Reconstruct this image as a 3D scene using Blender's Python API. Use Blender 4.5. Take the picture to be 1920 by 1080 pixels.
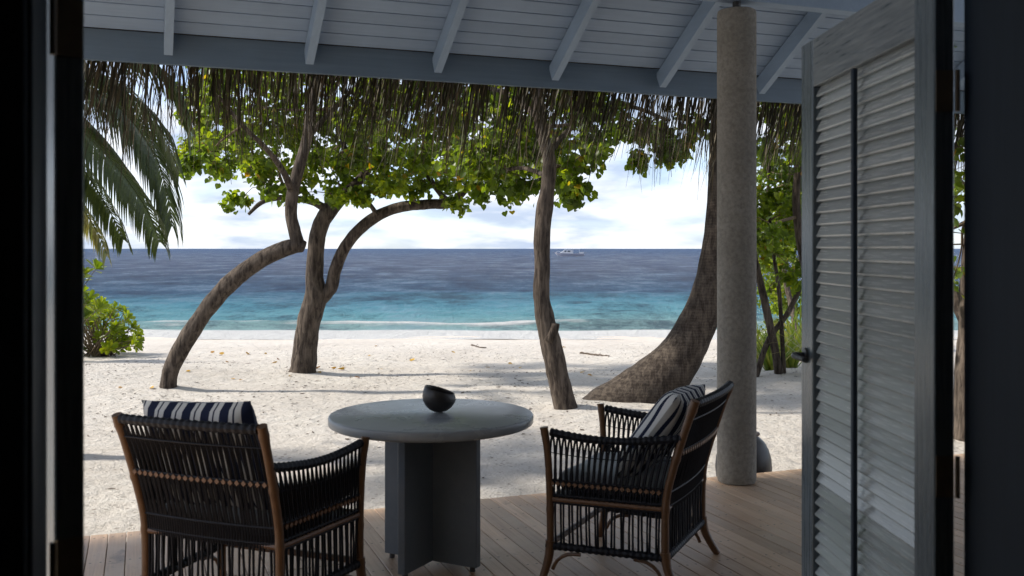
import bpy, math, random
import numpy as np
from mathutils import Vector, Matrix, noise

R = math.radians
random.seed(7)
rng = np.random.default_rng(7)
scene = bpy.context.scene
for o in list(bpy.data.objects):
    bpy.data.objects.remove(o, do_unlink=True)
col = scene.collection

# ------------------------------------------------------------------ camera, sky, sun, exposure
F = 1850.0                      # focal length in pixels of the 1920 wide photograph
YAW = R(20.56)
CS, SN = math.cos(YAW), math.sin(YAW)
EYE = 1.57
cam_d = bpy.data.cameras.new('camera')
cam = bpy.data.objects.new('camera', cam_d)
col.objects.link(cam)
cam.location = (0, 0, EYE)
cam.rotation_euler = (R(90), 0, -YAW)
cam_d.sensor_width = 36.0
cam_d.lens = F / 1920 * 36
cam_d.shift_y = -74 / 1920
cam_d.clip_start = 0.05
cam_d.clip_end = 30000
cam_d.dof.use_dof = True
cam_d.dof.focus_distance = 10.0
cam_d.dof.aperture_fstop = 5.0
scene.camera = cam

SUN_EL = R(39)
SUN_AZ_LEFT = R(66)             # degrees left of the house's outward normal (+Y)
sun_dir = Vector((-math.sin(SUN_AZ_LEFT) * math.cos(SUN_EL), math.cos(SUN_AZ_LEFT) * math.cos(SUN_EL), math.sin(SUN_EL)))

world = bpy.data.worlds.new('World')
scene.world = world
world.use_nodes = True
nt = world.node_tree
nt.nodes.clear()
N = nt.nodes.new
L = nt.links.new
out = N('ShaderNodeOutputWorld')
bg = N('ShaderNodeBackground')
bg.inputs['Strength'].default_value = 0.10
L(bg.outputs[0], out.inputs[0])
sky = N('ShaderNodeTexSky')
sky.sky_type = 'NISHITA'
sky.sun_disc = False
sky.sun_elevation = SUN_EL
sky.sun_rotation = -SUN_AZ_LEFT
sky.air_density = 1.0
sky.dust_density = 0.4
sky.ozone_density = 3.0
tc = N('ShaderNodeTexCoord')
sep = N('ShaderNodeSeparateXYZ')
L(tc.outputs['Generated'], sep.inputs[0])
zc = N('ShaderNodeMath'); zc.operation = 'MAXIMUM'; zc.inputs[1].default_value = 0.0
L(sep.outputs['Z'], zc.inputs[0])
za = N('ShaderNodeMath'); za.operation = 'ADD'; za.inputs[1].default_value = 0.22
L(zc.outputs[0], za.inputs[0])
dv = N('ShaderNodeVectorMath'); dv.operation = 'DIVIDE'
cmb = N('ShaderNodeCombineXYZ')
for i in range(3):
    L(za.outputs[0], cmb.inputs[i])
L(tc.outputs['Generated'], dv.inputs[0])
L(cmb.outputs[0], dv.inputs[1])
n1 = N('ShaderNodeTexNoise')
n1.inputs['Scale'].default_value = 1.5
n1.inputs['Detail'].default_value = 9
n1.inputs['Roughness'].default_value = 0.55
n1.inputs['Distortion'].default_value = 0.35
L(dv.outputs[0], n1.inputs['Vector'])
r1 = N('ShaderNodeValToRGB')
r1.color_ramp.elements[0].position = 0.36
r1.color_ramp.elements[0].color = (0.5, 0.5, 0.5, 1)
r1.color_ramp.elements[1].position = 0.58
r1.color_ramp.elements[1].color = (0.97, 0.97, 0.97, 1)
L(n1.outputs['Fac'], r1.inputs[0])
# cloud tone: grey undersides to white tops
n2 = N('ShaderNodeTexNoise')
n2.inputs['Scale'].default_value = 3.2
n2.inputs['Detail'].default_value = 7
L(dv.outputs[0], n2.inputs['Vector'])
r2 = N('ShaderNodeValToRGB')
r2.color_ramp.elements[0].position = 0.38
r2.color_ramp.elements[0].color = (2.5, 2.95, 3.8, 1)
r2.color_ramp.elements[1].position = 0.58
r2.color_ramp.elements[1].color = (4.6, 4.7, 4.95, 1)
L(n2.outputs['Fac'], r2.inputs[0])
mx = N('ShaderNodeMix'); mx.data_type = 'RGBA'
L(r1.outputs[0], mx.inputs[0])
tint = N('ShaderNodeMix'); tint.data_type = 'RGBA'; tint.blend_type = 'MULTIPLY'
tint.inputs[0].default_value = 1.0
tint.inputs[7].default_value = (0.86, 0.95, 1.14, 1)
L(sky.outputs[0], tint.inputs[6])
L(tint.outputs[2], mx.inputs[6])
L(r2.outputs[0], mx.inputs[7])
L(mx.outputs[2], bg.inputs[0])

sl = bpy.data.lights.new('sun', 'SUN')
sl.energy = 2.9
sl.angle = R(4)
sl.color = (1.0, 0.93, 0.82)
so = bpy.data.objects.new('sun', sl)
col.objects.link(so)
so.rotation_euler = sun_dir.to_track_quat('Z', 'Y').to_euler()
so.location = (-6, 8, 12)

vs = scene.view_settings
vs.view_transform = 'Standard'
vs.look = 'None'
vs.exposure = 1.30
vs.gamma = 1.0
vs.use_curve_mapping = False
scene.cycles.max_bounces = 10
scene.cycles.diffuse_bounces = 6
scene.cycles.transparent_max_bounces = 8

# ------------------------------------------------------------------ helpers
def W(px, py, d):
    """photograph pixel + distance along the view axis -> point in the place"""
    lat = (px - 960) / F * d
    return Vector((d * SN + lat * CS, d * CS - lat * SN, EYE - (py - 466) / F * d))

def LD(lat, dep):
    return (dep * SN + lat * CS, dep * CS - lat * SN)

def lerp(a, b, t):
    return a + (b - a) * t

PROF = [(-60, -.16), (6, -.16), (9, -.19), (13, -.27), (16.5, -.40), (22, -.66), (28.5, -.97), (32, -1.16), (36, -1.45), (60, -3.0), (140, -6.0)]
def ground_s(s):
    if s <= PROF[0][0]: return PROF[0][1]
    for (a, ha), (b, hb) in zip(PROF, PROF[1:]):
        if s <= b:
            t = (s - a) / (b - a)
            return lerp(ha, hb, t)
    return PROF[-1][1]

MOUNDS = []
def ground(x, y):
    s = x * SN + y * CS
    lat = x * CS - y * SN
    h = ground_s(s)
    v = Vector((x, y, 0))
    damp = 1.0 if s < 22 else max(0.08, 1 - (s - 22) / 7)
    if y < 6.2: damp *= max(0, (y - 5.4) / 0.8) if y > 5.4 else 0
    h += damp * (.045 * noise.noise(v * .45) + .022 * noise.noise(v * 1.3 + Vector((9, 3, 0))) + .013 * noise.noise(v * 3.4) + .006 * noise.noise(v * 8))
    # low bank by the shrubs on both sides
    h += .16 * math.exp(-((lat + 6.2) / 1.6) ** 2 - ((s - 14.2) / 1.8) ** 2)
    h += .16 * math.exp(-((lat - 4.6) / 1.1) ** 2 - ((s - 14.0) / 1.6) ** 2)
    for mx_, my_, mr, mh in MOUNDS:
        q = ((x - mx_) ** 2 + (y - my_) ** 2) / (mr * mr)
        if q < 6: h += mh * math.exp(-q)
    return h

def on_ground(px, py):
    """where the sight line through a pixel meets the sand"""
    d = 6.0
    while d < 60:
        p = W(px, py, d)
        if p.z <= ground(p.x, p.y): break
        d += .03
    return p, d

def tag(o, label=None, cat=None, group=None, kind=None):
    if label: o['label'] = label
    if cat: o['category'] = cat
    if group: o['group'] = group
    if kind: o['kind'] = kind
    return o

def thing(name, label, cat, loc=(0, 0, 0), rz=0, group=None):
    o = bpy.data.objects.new(name, None)
    o.empty_display_size = .1
    col.objects.link(o)
    o.location = loc
    o.rotation_euler = (0, 0, rz)
    return tag(o, label, cat, group)

def sub_empty(name, parent, loc=(0, 0, 0), rz=0):
    o = bpy.data.objects.new(name, None)
    o.empty_display_size = .1
    col.objects.link(o)
    o.parent = parent
    o.location = loc
    o.rotation_euler = (0, 0, rz)
    return o

def link_mesh(name, me, m=None, parent=None, loc=None, rot=None):
    if m is not None and len(me.materials) == 0: me.materials.append(m)
    o = bpy.data.objects.new(name, me)
    col.objects.link(o)
    if parent is not None: o.parent = parent
    if loc is not None: o.location = loc
    if rot is not None: o.rotation_euler = rot
    return o

class MB:
    """collects shapes, builds one mesh"""
    def __init__(s):
        s.v = []; s.f = []; s.r = []
    def add(s, vs, fs, rnd=None):
        b = len(s.v)
        s.v.extend([tuple(p) for p in vs])
        s.f.extend([tuple(i + b for i in f) for f in fs])
        if rnd is not None: s.r.extend([rnd] * len(fs))
        return s
    def box(s, c, h, M=None, bev=0.0):
        """centre, half sizes, optional 3x3 rotation; chamfered vertical look with bev"""
        cx, cy, cz = c; hx, hy, hz = h
        if bev <= 0:
            vs = [Vector((x * hx, y * hy, z * hz)) for x in (-1, 1) for y in (-1, 1) for z in (-1, 1)]
            fs = [(0, 1, 3, 2), (4, 6, 7, 5), (0, 4, 5, 1), (2, 3, 7, 6), (0, 2, 6, 4), (1, 5, 7, 3)]
        else:
            b = bev; vs = []; idx = {}
            for x in (-1, 1):
                for y in (-1, 1):
                    for z in (-1, 1):
                        idx[(x, y, z, 0)] = len(vs); vs.append(Vector((x * hx, y * (hy - b), z * (hz - b))))
                        idx[(x, y, z, 1)] = len(vs); vs.append(Vector((x * (hx - b), y * hy, z * (hz - b))))
                        idx[(x, y, z, 2)] = len(vs); vs.append(Vector((x * (hx - b), y * (hy - b), z * hz)))
            fs = []
            S = (-1, 1)
            for a in S:
                fs.append([idx[(a, y, z, 0)] for y, z in ((-1, -1), (1, -1), (1, 1), (-1, 1))][::a])
                fs.append([idx[(x, a, z, 1)] for x, z in ((-1, -1), (-1, 1), (1, 1), (1, -1))][::a])
                fs.append([idx[(x, y, a, 2)] for x, y in ((-1, -1), (1, -1), (1, 1), (-1, 1))][::a])
            for a in S:
                for b_ in S:
                    k = a * b_
                    fs.append([idx[(a, b_, -1, 0)], idx[(a, b_, -1, 1)], idx[(a, b_, 1, 1)], idx[(a, b_, 1, 0)]][::k])
                    fs.append([idx[(a, -1, b_, 0)], idx[(a, 1, b_, 0)], idx[(a, 1, b_, 2)], idx[(a, -1, b_, 2)]][::k])
                    fs.append([idx[(-1, a, b_, 1)], idx[(-1, a, b_, 2)], idx[(1, a, b_, 2)], idx[(1, a, b_, 1)]][::k])
            for x in S:
                for y in S:
                    for z in S:
                        fs.append([idx[(x, y, z, 0)], idx[(x, y, z, 1)], idx[(x, y, z, 2)]][::x * y * z])
        if M is not None: vs = [M @ v for v in vs]
        return s.add([(v[0] + cx, v[1] + cy, v[2] + cz) for v in vs], fs)
    def tube(s, pts, rad, n=8, cap=True, wob=None, rnd=None):
        pts = [Vector(p) for p in pts]
        m = len(pts)
        if not hasattr(rad, '__len__'): rad = [rad] * m
        t0 = (pts[1] - pts[0]).normalized()
        up = Vector((0, 0, 1)) if abs(t0.z) < .9 else Vector((1, 0, 0))
        a = t0.cross(up).normalized()
        vs = []; fs = []
        for i in range(m):
            t = (pts[min(i + 1, m - 1)] - pts[max(i - 1, 0)]).normalized()
            a = (a - t * a.dot(t)).normalized()
            b = t.cross(a)
            for k in range(n):
                an = 2 * math.pi * k / n
                r = rad[i]
                d = a * math.cos(an) + b * math.sin(an)
                if wob: r *= wob(pts[i] + d * r)
                vs.append(pts[i] + d * r)
        for i in range(m - 1):
            for k in range(n):
                k2 = (k + 1) % n
                fs.append((i * n + k, i * n + k2, (i + 1) * n + k2, (i + 1) * n + k))
        if cap:
            fs.append(tuple(range(n - 1, -1, -1)))
            fs.append(tuple((m - 1) * n + k for k in range(n)))
        return s.add(vs, fs, rnd)
    def lathe(s, prof, n=32, c=(0, 0, 0), cap=True):
        vs = []; fs = []
        for r, z in prof:
            for k in range(n):
                an = 2 * math.pi * k / n
                vs.append((c[0] + r * math.cos(an), c[1] + r * math.sin(an), c[2] + z))
        for i in range(len(prof) - 1):
            for k in range(n):
                k2 = (k + 1) % n
                fs.append((i * n + k, i * n + k2, (i + 1) * n + k2, (i + 1) * n + k))
        if cap:
            if prof[0][0] > 1e-4: fs.append(tuple(range(n - 1, -1, -1)))
            if prof[-1][0] > 1e-4: fs.append(tuple((len(prof) - 1) * n + k for k in range(n)))
        return s.add(vs, fs)
    def mesh(s, name, smooth=False, origin=None):
        me = bpy.data.meshes.new(name)
        v = s.v
        if origin is not None:
            v = [(p[0] - origin[0], p[1] - origin[1], p[2] - origin[2]) for p in v]
        me.from_pydata(v, [], s.f)
        if s.r and len(s.r) == len(s.f):
            at = me.attributes.new('rnd', 'FLOAT', 'FACE')
            at.data.foreach_set('value', s.r)
        if smooth:
            me.polygons.foreach_set('use_smooth', [True] * len(me.polygons))
            if smooth == 'auto':
                me.set_sharp_from_angle(angle=R(40))
        me.update()
        return me
    def build(s, name, m, parent=None, smooth=False, world=True):
        """world: coordinates are those of the place, parent is unrotated"""
        org = None
        if parent is not None and world:
            org = Vector(parent.location)
            q = parent.parent
            while q is not None:
                org += Vector(q.location); q = q.parent
        return link_mesh(name, s.mesh(name, smooth, org), m, parent)

def catmull(pts, step=.06):
    """pts: list of (Vector, radius) -> resampled lists"""
    P = [p for p, r in pts]; Q = [r for p, r in pts]
    op = []; orad = []
    for i in range(len(P) - 1):
        p0 = P[max(i - 1, 0)]; p1 = P[i]; p2 = P[i + 1]; p3 = P[min(i + 2, len(P) - 1)]
        k = max(2, int((p2 - p1).length / step))
        for j in range(k):
            t = j / k
            op.append(.5 * ((2 * p1) + (p2 - p0) * t + (2 * p0 - 5 * p1 + 4 * p2 - p3) * t * t + (3 * p1 - p0 - 3 * p2 + p3) * t ** 3))
            orad.append(lerp(Q[i], Q[i + 1], t * t * (3 - 2 * t)))
    op.append(P[-1]); orad.append(Q[-1])
    return op, orad

# ------------------------------------------------------------------ materials
def new_mat(name):
    m = bpy.data.materials.new(name)
    m.use_nodes = True
    nt = m.node_tree
    nt.nodes.clear()
    o = nt.nodes.new('ShaderNodeOutputMaterial')
    b = nt.nodes.new('ShaderNodeBsdfPrincipled')
    nt.links.new(b.outputs[0], o.inputs[0])
    return m, nt, b, o

def nd(nt, typ, **kw):
    n = nt.nodes.new(typ)
    for k, v in kw.items():
        if k.startswith('i_'):
            key = k[2:].replace('_', ' ')
            n.inputs[key].default_value = v
        else: setattr(n, k, v)
    return n

def ramp(nt, src, stops, mode='LINEAR'):
    r = nt.nodes.new('ShaderNodeValToRGB')
    r.color_ramp.interpolation = mode
    e = r.color_ramp.elements
    while len(e) < len(stops): e.new(.5)
    for q, (p, c) in zip(e, stops):
        q.position = p
        q.color = (*c, 1) if hasattr(c, '__len__') else (c, c, c, 1)
    nt.links.new(src, r.inputs[0])
    return r.outputs[0]

def math_(nt, op, a, b=None, c=None):
    n = nt.nodes.new('ShaderNodeMath'); n.operation = op
    for i, x in enumerate((a, b, c)):
        if x is None: continue
        if isinstance(x, (int, float)): n.inputs[i].default_value = x
        else: nt.links.new(x, n.inputs[i])
    return n.outputs[0]

def mixc(nt, f, a, b, blend='MIX'):
    n = nt.nodes.new('ShaderNodeMix'); n.data_type = 'RGBA'; n.blend_type = blend
    if isinstance(f, (int, float)): n.inputs[0].default_value = f
    else: nt.links.new(f, n.inputs[0])
    for i, x in ((6, a), (7, b)):
        if isinstance(x, (tuple, list)): n.inputs[i].default_value = (*x, 1)
        else: nt.links.new(x, n.inputs[i])
    return n.outputs[2]

def coords(nt, scale=(1, 1, 1), which='Object', rot=(0, 0, 0)):
    t = nt.nodes.new('ShaderNodeTexCoord')
    mp = nt.nodes.new('ShaderNodeMapping')
    mp.inputs['Scale'].default_value = scale
    mp.inputs['Rotation'].default_value = rot
    nt.links.new(t.outputs[which], mp.inputs[0])
    return mp.outputs[0]

def noise_(nt, vec, scale, detail=4, rough=.55, dist=0):
    n = nt.nodes.new('ShaderNodeTexNoise')
    n.inputs['Scale'].default_value = scale
    n.inputs['Detail'].default_value = detail
    n.inputs['Roughness'].default_value = rough
    n.inputs['Distortion'].default_value = dist
    nt.links.new(vec, n.inputs['Vector'])
    return n.outputs['Fac']

def bump(nt, b, h, strength=.3, dist=.01, normal=None):
    n = nt.nodes.new('ShaderNodeBump')
    n.inputs['Strength'].default_value = strength
    n.inputs['Distance'].default_value = dist
    nt.links.new(h, n.inputs['Height'])
    if normal is not None: nt.links.new(normal, n.inputs['Normal'])
    if b is not None: nt.links.new(n.outputs[0], b.inputs['Normal'])
    return n.outputs[0]

def objrand(nt):
    return nt.nodes.new('ShaderNodeObjectInfo').outputs['Random']

def paint(name, c1, c2, rough=.45, grain=(3, 3, 60), gscale=1.0, bs=.15, var=0.0, spec=.5):
    """painted timber: brush/grain along the long axis, slight wear"""
    m, nt, b, o = new_mat(name)
    v = coords(nt, grain)
    f = noise_(nt, v, gscale, 6, .65)
    f2 = noise_(nt, coords(nt, (1, 1, 1)), 3.0, 3)
    c = mixc(nt, ramp(nt, f, [(.3, 0.0), (.7, 1.0)]), c1, c2)
    c = mixc(nt, ramp(nt, f2, [(.35, 0.0), (.75, .35)]), c, tuple(x * .75 for x in c1))
    if var:
        g = math_(nt, 'MULTIPLY_ADD', objrand(nt), var, 1 - var / 2)
        n = nt.nodes.new('ShaderNodeVectorMath'); n.operation = 'SCALE'
        nt.links.new(c, n.inputs[0]); nt.links.new(g, n.inputs['Scale']); c = n.outputs[0]
    nt.links.new(c, b.inputs['Base Color'])
    nt.links.new(ramp(nt, f, [(.2, rough - .08), (.8, rough + .12)]), b.inputs['Roughness'])
    b.inputs['Specular IOR Level'].default_value = spec
    bump(nt, b, f, bs, .002)
    return m

M = {}
M['ceiling'] = paint('ceiling_paint', (.26, .35, .48), (.31, .41, .55), .5, (.6, 14, 14), 3, .12, var=.10)
M['rafter'] = paint('rafter_paint', (.25, .34, .46), (.29, .39, .52), .5, (14, .8, 8), 3, .12, var=.05)
M['fascia'] = paint('shaded_fascia_paint', (.13, .19, .26), (.16, .225, .30), .45, (.6, 14, 14), 3, .12)  # roof timber paint, darkened for the shade on the inward face
M['frame'] = paint('frame_paint', (.045, .060, .080), (.055, .072, .094), .5, (30, 30, 1.2), 2, .02, spec=.08)
M['door'] = paint('door_paint', (.10, .13, .15), (.17, .205, .225), .26, (30, 30, 1.5), 2.2, .25)
M['rail'] = paint('rail_paint', (.11, .14, .155), (.34, .365, .38), .30, (2.5, 45, 45), 2.2, .35)
M['slat'] = paint('glare_slat_paint', (.40, .44, .445), (.54, .575, .565), .22, (2.0, 30, 50), 2.5, .18, var=.30, spec=1.0)  # slate door paint, lightened to carry the glare on the louvres
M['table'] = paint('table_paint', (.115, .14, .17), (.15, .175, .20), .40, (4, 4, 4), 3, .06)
M['wall'] = paint('wall_paint', (.58, .56, .53), (.64, .62, .59), .8, (2, 2, 2), 3, .08)
M['steel'] = paint('dark_metal', (.035, .036, .04), (.05, .05, .055), .35, (9, 9, 9), 3, .05)
M['brass'] = paint('hinge_metal', (.16, .12, .08), (.22, .17, .11), .35, (9, 9, 9), 3, .05)

# table top: same paint, worn and cloudy, lightened for the sky it reflects
m, nt, b, o = new_mat('sky_lit_table_top_paint')
v = coords(nt)
f = noise_(nt, v, 3.5, 5, .6, .2)
g = noise_(nt, coords(nt, (3, 60, 3)), 1.5, 5, .6)
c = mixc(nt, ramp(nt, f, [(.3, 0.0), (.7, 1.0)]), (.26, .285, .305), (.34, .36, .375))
c = mixc(nt, math_(nt, 'MULTIPLY', g, .25), c, (.16, .18, .19))
nt.links.new(c, b.inputs['Base Color'])
nt.links.new(ramp(nt, f, [(.25, .22), (.8, .38)]), b.inputs['Roughness'])
bump(nt, b, g, .08, .002)
M['table_top'] = m

# weathered deck plank
m, nt, b, o = new_mat('deck_wood')
rn = objrand(nt)
tcn = nt.nodes.new('ShaderNodeTexCoord')
off = nt.nodes.new('ShaderNodeVectorMath'); off.operation = 'ADD'
cx = nt.nodes.new('ShaderNodeCombineXYZ')
nt.links.new(math_(nt, 'MULTIPLY', rn, 37.0), cx.inputs[1])
nt.links.new(math_(nt, 'MULTIPLY', rn, 11.0), cx.inputs[0])
nt.links.new(tcn.outputs['Object'], off.inputs[0]); nt.links.new(cx.outputs[0], off.inputs[1])
mp = nt.nodes.new('ShaderNodeMapping'); mp.inputs['Scale'].default_value = (55, 1.6, 20)
nt.links.new(off.outputs[0], mp.inputs[0])
gr = noise_(nt, mp.outputs[0], 1.0, 7, .65, .6)
bl = noise_(nt, off.outputs[0], 2.3, 4, .6)
c = mixc(nt, ramp(nt, gr, [(.28, 0.0), (.72, 1.0)]), (.34, .205, .12), (.60, .42, .28))
c = mixc(nt, ramp(nt, bl, [(.40, 0.0), (.72, .7)]), c, (.58, .44, .315))
st = noise_(nt, off.outputs[0], 5.5, 5, .7, 1.0)
c = mixc(nt, ramp(nt, st, [(.62, 0.0), (.72, .55)]), c, (.10, .075, .055))
tone = math_(nt, 'MULTIPLY_ADD', rn, .45, .78)
scn = nt.nodes.new('ShaderNodeVectorMath'); scn.operation = 'SCALE'
nt.links.new(c, scn.inputs[0]); nt.links.new(tone, scn.inputs['Scale'])
# screw heads: pairs every 0.45 m
sp = nt.nodes.new('ShaderNodeSeparateXYZ'); nt.links.new(tcn.outputs['Object'], sp.inputs[0])
yy = math_(nt, 'SUBTRACT', math_(nt, 'FRACT', math_(nt, 'DIVIDE', math_(nt, 'ADD', sp.outputs['Y'], 20.06), .45)), .5)
yy = math_(nt, 'MULTIPLY', yy, .45)
xx = math_(nt, 'SUBTRACT', math_(nt, 'ABSOLUTE', sp.outputs['X']), .024)
dd = math_(nt, 'SQRT', math_(nt, 'ADD', math_(nt, 'MULTIPLY', xx, xx), math_(nt, 'MULTIPLY', yy, yy)))
scr = math_(nt, 'LESS_THAN', dd, .0062)
c = mixc(nt, math_(nt, 'MULTIPLY', scr, .8), scn.outputs[0], (.03, .026, .022))
nt.links.new(c, b.inputs['Base Color'])
nt.links.new(ramp(nt, gr, [(.2, .36), (.8, .55)]), b.inputs['Roughness'])
b.inputs['Specular IOR Level'].default_value = .5
bump(nt, b, gr, .35, .002)
M['deck'] = m

# coral sand
m, nt, b, o = new_mat('sand')
g = nt.nodes.new('ShaderNodeNewGeometry')
mp = nt.nodes.new('ShaderNodeMapping'); mp.inputs['Rotation'].default_value = (0, 0, YAW)
nt.links.new(g.outputs['Position'], mp.inputs[0])
P = mp.outputs[0]                                     # y = distance towards the shore
sp = nt.nodes.new('ShaderNodeSeparateXYZ'); nt.links.new(P, sp.inputs[0])
big = noise_(nt, P, .55, 5, .6)
mid = noise_(nt, P, 5.0, 6, .65)
fine = noise_(nt, P, 60, 4, .7)
c = mixc(nt, ramp(nt, big, [(.3, 0.0), (.7, 1.0)]), (.52, .48, .435), (.62, .585, .535))
c = mixc(nt, ramp(nt, mid, [(.35, .45), (.6, 0.0)]), c, (.47, .42, .36))
vo = nt.nodes.new('ShaderNodeTexVoronoi'); vo.inputs['Scale'].default_value = 17
mp2 = nt.nodes.new('ShaderNodeMapping'); mp2.inputs['Scale'].default_value = (1, 1.2, 1)
nt.links.new(P, mp2.inputs[0]); nt.links.new(mp2.outputs[0], vo.inputs['Vector'])
spk = math_(nt, 'LESS_THAN', vo.outputs['Distance'], math_(nt, 'MULTIPLY_ADD', noise_(nt, P, 2.2, 4, .7), .62, -.10))
sepc = nt.nodes.new('ShaderNodeSeparateColor'); nt.links.new(vo.outputs['Color'], sepc.inputs[0])
spk = math_(nt, 'MULTIPLY', spk, math_(nt, 'GREATER_THAN', sepc.outputs[0], .30))
dry = math_(nt, 'LESS_THAN', sp.outputs['Y'], 23.5)
spk = math_(nt, 'MULTIPLY', spk, dry)
c = mixc(nt, math_(nt, 'MULTIPLY', spk, .62), c, (.17, .135, .10))
# smooth, damp foreshore
wob = math_(nt, 'MULTIPLY_ADD', noise_(nt, P, .35, 4, .5), 3.0, -1.5)
wet = math_(nt, 'ADD', sp.outputs['Y'], wob)
wetf = nt.nodes.new('ShaderNodeMapRange'); wetf.inputs[1].default_value = 24.5; wetf.inputs[2].default_value = 28.8
nt.links.new(wet, wetf.inputs[0])
c = mixc(nt, wetf.outputs[0], c, (.50, .44, .37))
nt.links.new(c, b.inputs['Base Color'])
nt.links.new(math_(nt, 'MULTIPLY_ADD', wetf.outputs[0], -.45, .9), b.inputs['Roughness'])
b.inputs['Specular IOR Level'].default_value = .25
smooth = math_(nt, 'SUBTRACT', 1.0, math_(nt, 'MULTIPLY', wetf.outputs[0], .93))
h = math_(nt, 'MULTIPLY', math_(nt, 'ADD', math_(nt, 'MULTIPLY', mid, 1.0), math_(nt, 'MULTIPLY', fine, .25)), smooth)
bump(nt, b, h, 1.0, .10)
M['sand'] = m

# sea
m, nt, b, o = new_mat('sea_water')
v = coords(nt)
sp = nt.nodes.new('ShaderNodeSeparateXYZ'); nt.links.new(v, sp.inputs[0])
wx = noise_(nt, coords(nt, (.02, .05, 1)), 1.0, 4, .6)
dist = math_(nt, 'ADD', sp.outputs['Y'], math_(nt, 'MULTIPLY_ADD', wx, 36.0, -18.0))
mr = nt.nodes.new('ShaderNodeMapRange'); mr.inputs[1].default_value = 30; mr.inputs[2].default_value = 130
nt.links.new(dist, mr.inputs[0])
c = ramp(nt, mr.outputs[0], [(0.0, (.26, .44, .45)), (.07, (.14, .37, .43)), (.18, (.075, .265, .365)), (.32, (.036, .10, .19)), (.6, (.038, .075, .145)), (1.0, (.046, .076, .145))])
rip = noise_(nt, coords(nt, (.55, 1.5, 1)), 1.0, 6, .62, .3)
rip2 = noise_(nt, coords(nt, (.10, .32, 1)), 1.0, 4, .6, .3)
rip3 = noise_(nt, coords(nt, (.16, .085, 1)), 1.0, 10, .80, .15)
c = mixc(nt, ramp(nt, rip3, [(.40, 1.0), (.52, 0.0)]), c, mixc(nt, .7, c, (.008, .022, .06)))  # wavelet shading painted into the water colour: dark faces
c = mixc(nt, ramp(nt, rip3, [(.52, 0.0), (.62, .75)]), c, mixc(nt, .5, c, (.26, .38, .50)))  # and the bright faces of the wavelets, painted the same way
# foam: swash sheet, breaking crest
fn = noise_(nt, coords(nt, (.35, 1.6, 1)), 1.0, 7, .7, .5)
fl = noise_(nt, coords(nt, (.13, .13, 1)), 1.0, 3, .5)
sw = math_(nt, 'ADD', sp.outputs['Y'], math_(nt, 'MULTIPLY_ADD', fl, 2.0, -1.0))
swash = nt.nodes.new('ShaderNodeMapRange'); swash.inputs[1].default_value = 32.6; swash.inputs[2].default_value = 31.0
nt.links.new(sw, swash.inputs[0])
cr = math_(nt, 'SUBTRACT', 1.0, math_(nt, 'MULTIPLY', math_(nt, 'ABSOLUTE', math_(nt, 'SUBTRACT', sw, 34.2)), .55))
cr = math_(nt, 'MAXIMUM', cr, 0.0)
fo = math_(nt, 'ADD', math_(nt, 'MULTIPLY', swash.outputs[0], 1.15), math_(nt, 'MULTIPLY', math_(nt, 'MULTIPLY', cr, ramp(nt, noise_(nt, coords(nt, (.16, .1, 1)), 1.0, 3, .5), [(.42, .35), (.6, 1.0)])), .72))
fo = math_(nt, 'SUBTRACT', math_(nt, 'ADD', fo, math_(nt, 'MULTIPLY', fn, .9)), .72)
fo = ramp(nt, fo, [(.10, 0.0), (.42, 1.0)])
c = mixc(nt, fo, c, (.80, .81, .81))
nt.links.new(c, b.inputs['Base Color'])
nt.links.new(math_(nt, 'MULTIPLY_ADD', fo, .5, .16), b.inputs['Roughness'])
b.inputs['Specular IOR Level'].default_value = 0.0
hh = math_(nt, 'ADD', math_(nt, 'MULTIPLY', rip, .5), math_(nt, 'MULTIPLY', rip3, 3.0))
bn = bump(nt, b, hh, 1.0, .9)
gl = nt.nodes.new('ShaderNodeBsdfGlossy'); gl.inputs['Roughness'].default_value = .22
nt.links.new(bn, gl.inputs['Normal'])
ms = nt.nodes.new('ShaderNodeMixShader')      # choppy water: wave slopes keep the mean reflectance low
nt.links.new(math_(nt, 'MULTIPLY_ADD', fo, -.07, .08), ms.inputs[0])
nt.links.new(b.outputs[0], ms.inputs[1]); nt.links.new(gl.outputs[0], ms.inputs[2])
nt.links.new(ms.outputs[0], o.inputs[0])
M['sea'] = m

def leaf_mat(name, stops, transl=.45, rough=.4, trans_gain=1.5):
    m, nt, b, o = new_mat(name)
    at = nt.nodes.new('ShaderNodeAttribute'); at.attribute_name = 'rnd'
    c = ramp(nt, at.outputs['Fac'], stops)
    v = noise_(nt, coords(nt), 9, 3)
    c = mixc(nt, math_(nt, 'MULTIPLY', v, .35), c, (.03, .05, .012))
    nt.links.new(c, b.inputs['Base Color'])
    b.inputs['Roughness'].default_value = rough
    b.inputs['Specular IOR Level'].default_value = .35
    t = nt.nodes.new('ShaderNodeBsdfTranslucent')
    hs = nt.nodes.new('ShaderNodeHueSaturation'); hs.inputs['Value'].default_value = trans_gain; hs.inputs['Hue'].default_value = .485; hs.inputs['Saturation'].default_value = 1.1
    nt.links.new(c, hs.inputs['Color']); nt.links.new(hs.outputs[0], t.inputs['Color'])
    ms = nt.nodes.new('ShaderNodeMixShader'); ms.inputs[0].default_value = transl
    nt.links.new(b.outputs[0], ms.inputs[1]); nt.links.new(t.outputs[0], ms.inputs[2])
    nt.links.new(ms.outputs[0], o.inputs[0])
    return m
M['leaf'] = leaf_mat('tree_leaf', [(0, (.06, .10, .012)), (.5, (.115, .18, .022)), (.90, (.22, .28, .03)), (.95, (.30, .24, .03)), (1, (.34, .20, .03))], .58, .38, 1.9)
M['frond'] = leaf_mat('palm_leaflet', [(0, (.035, .055, .016)), (.7, (.07, .095, .025)), (1, (.20, .19, .05))], .35, .35, 1.5)
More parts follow.
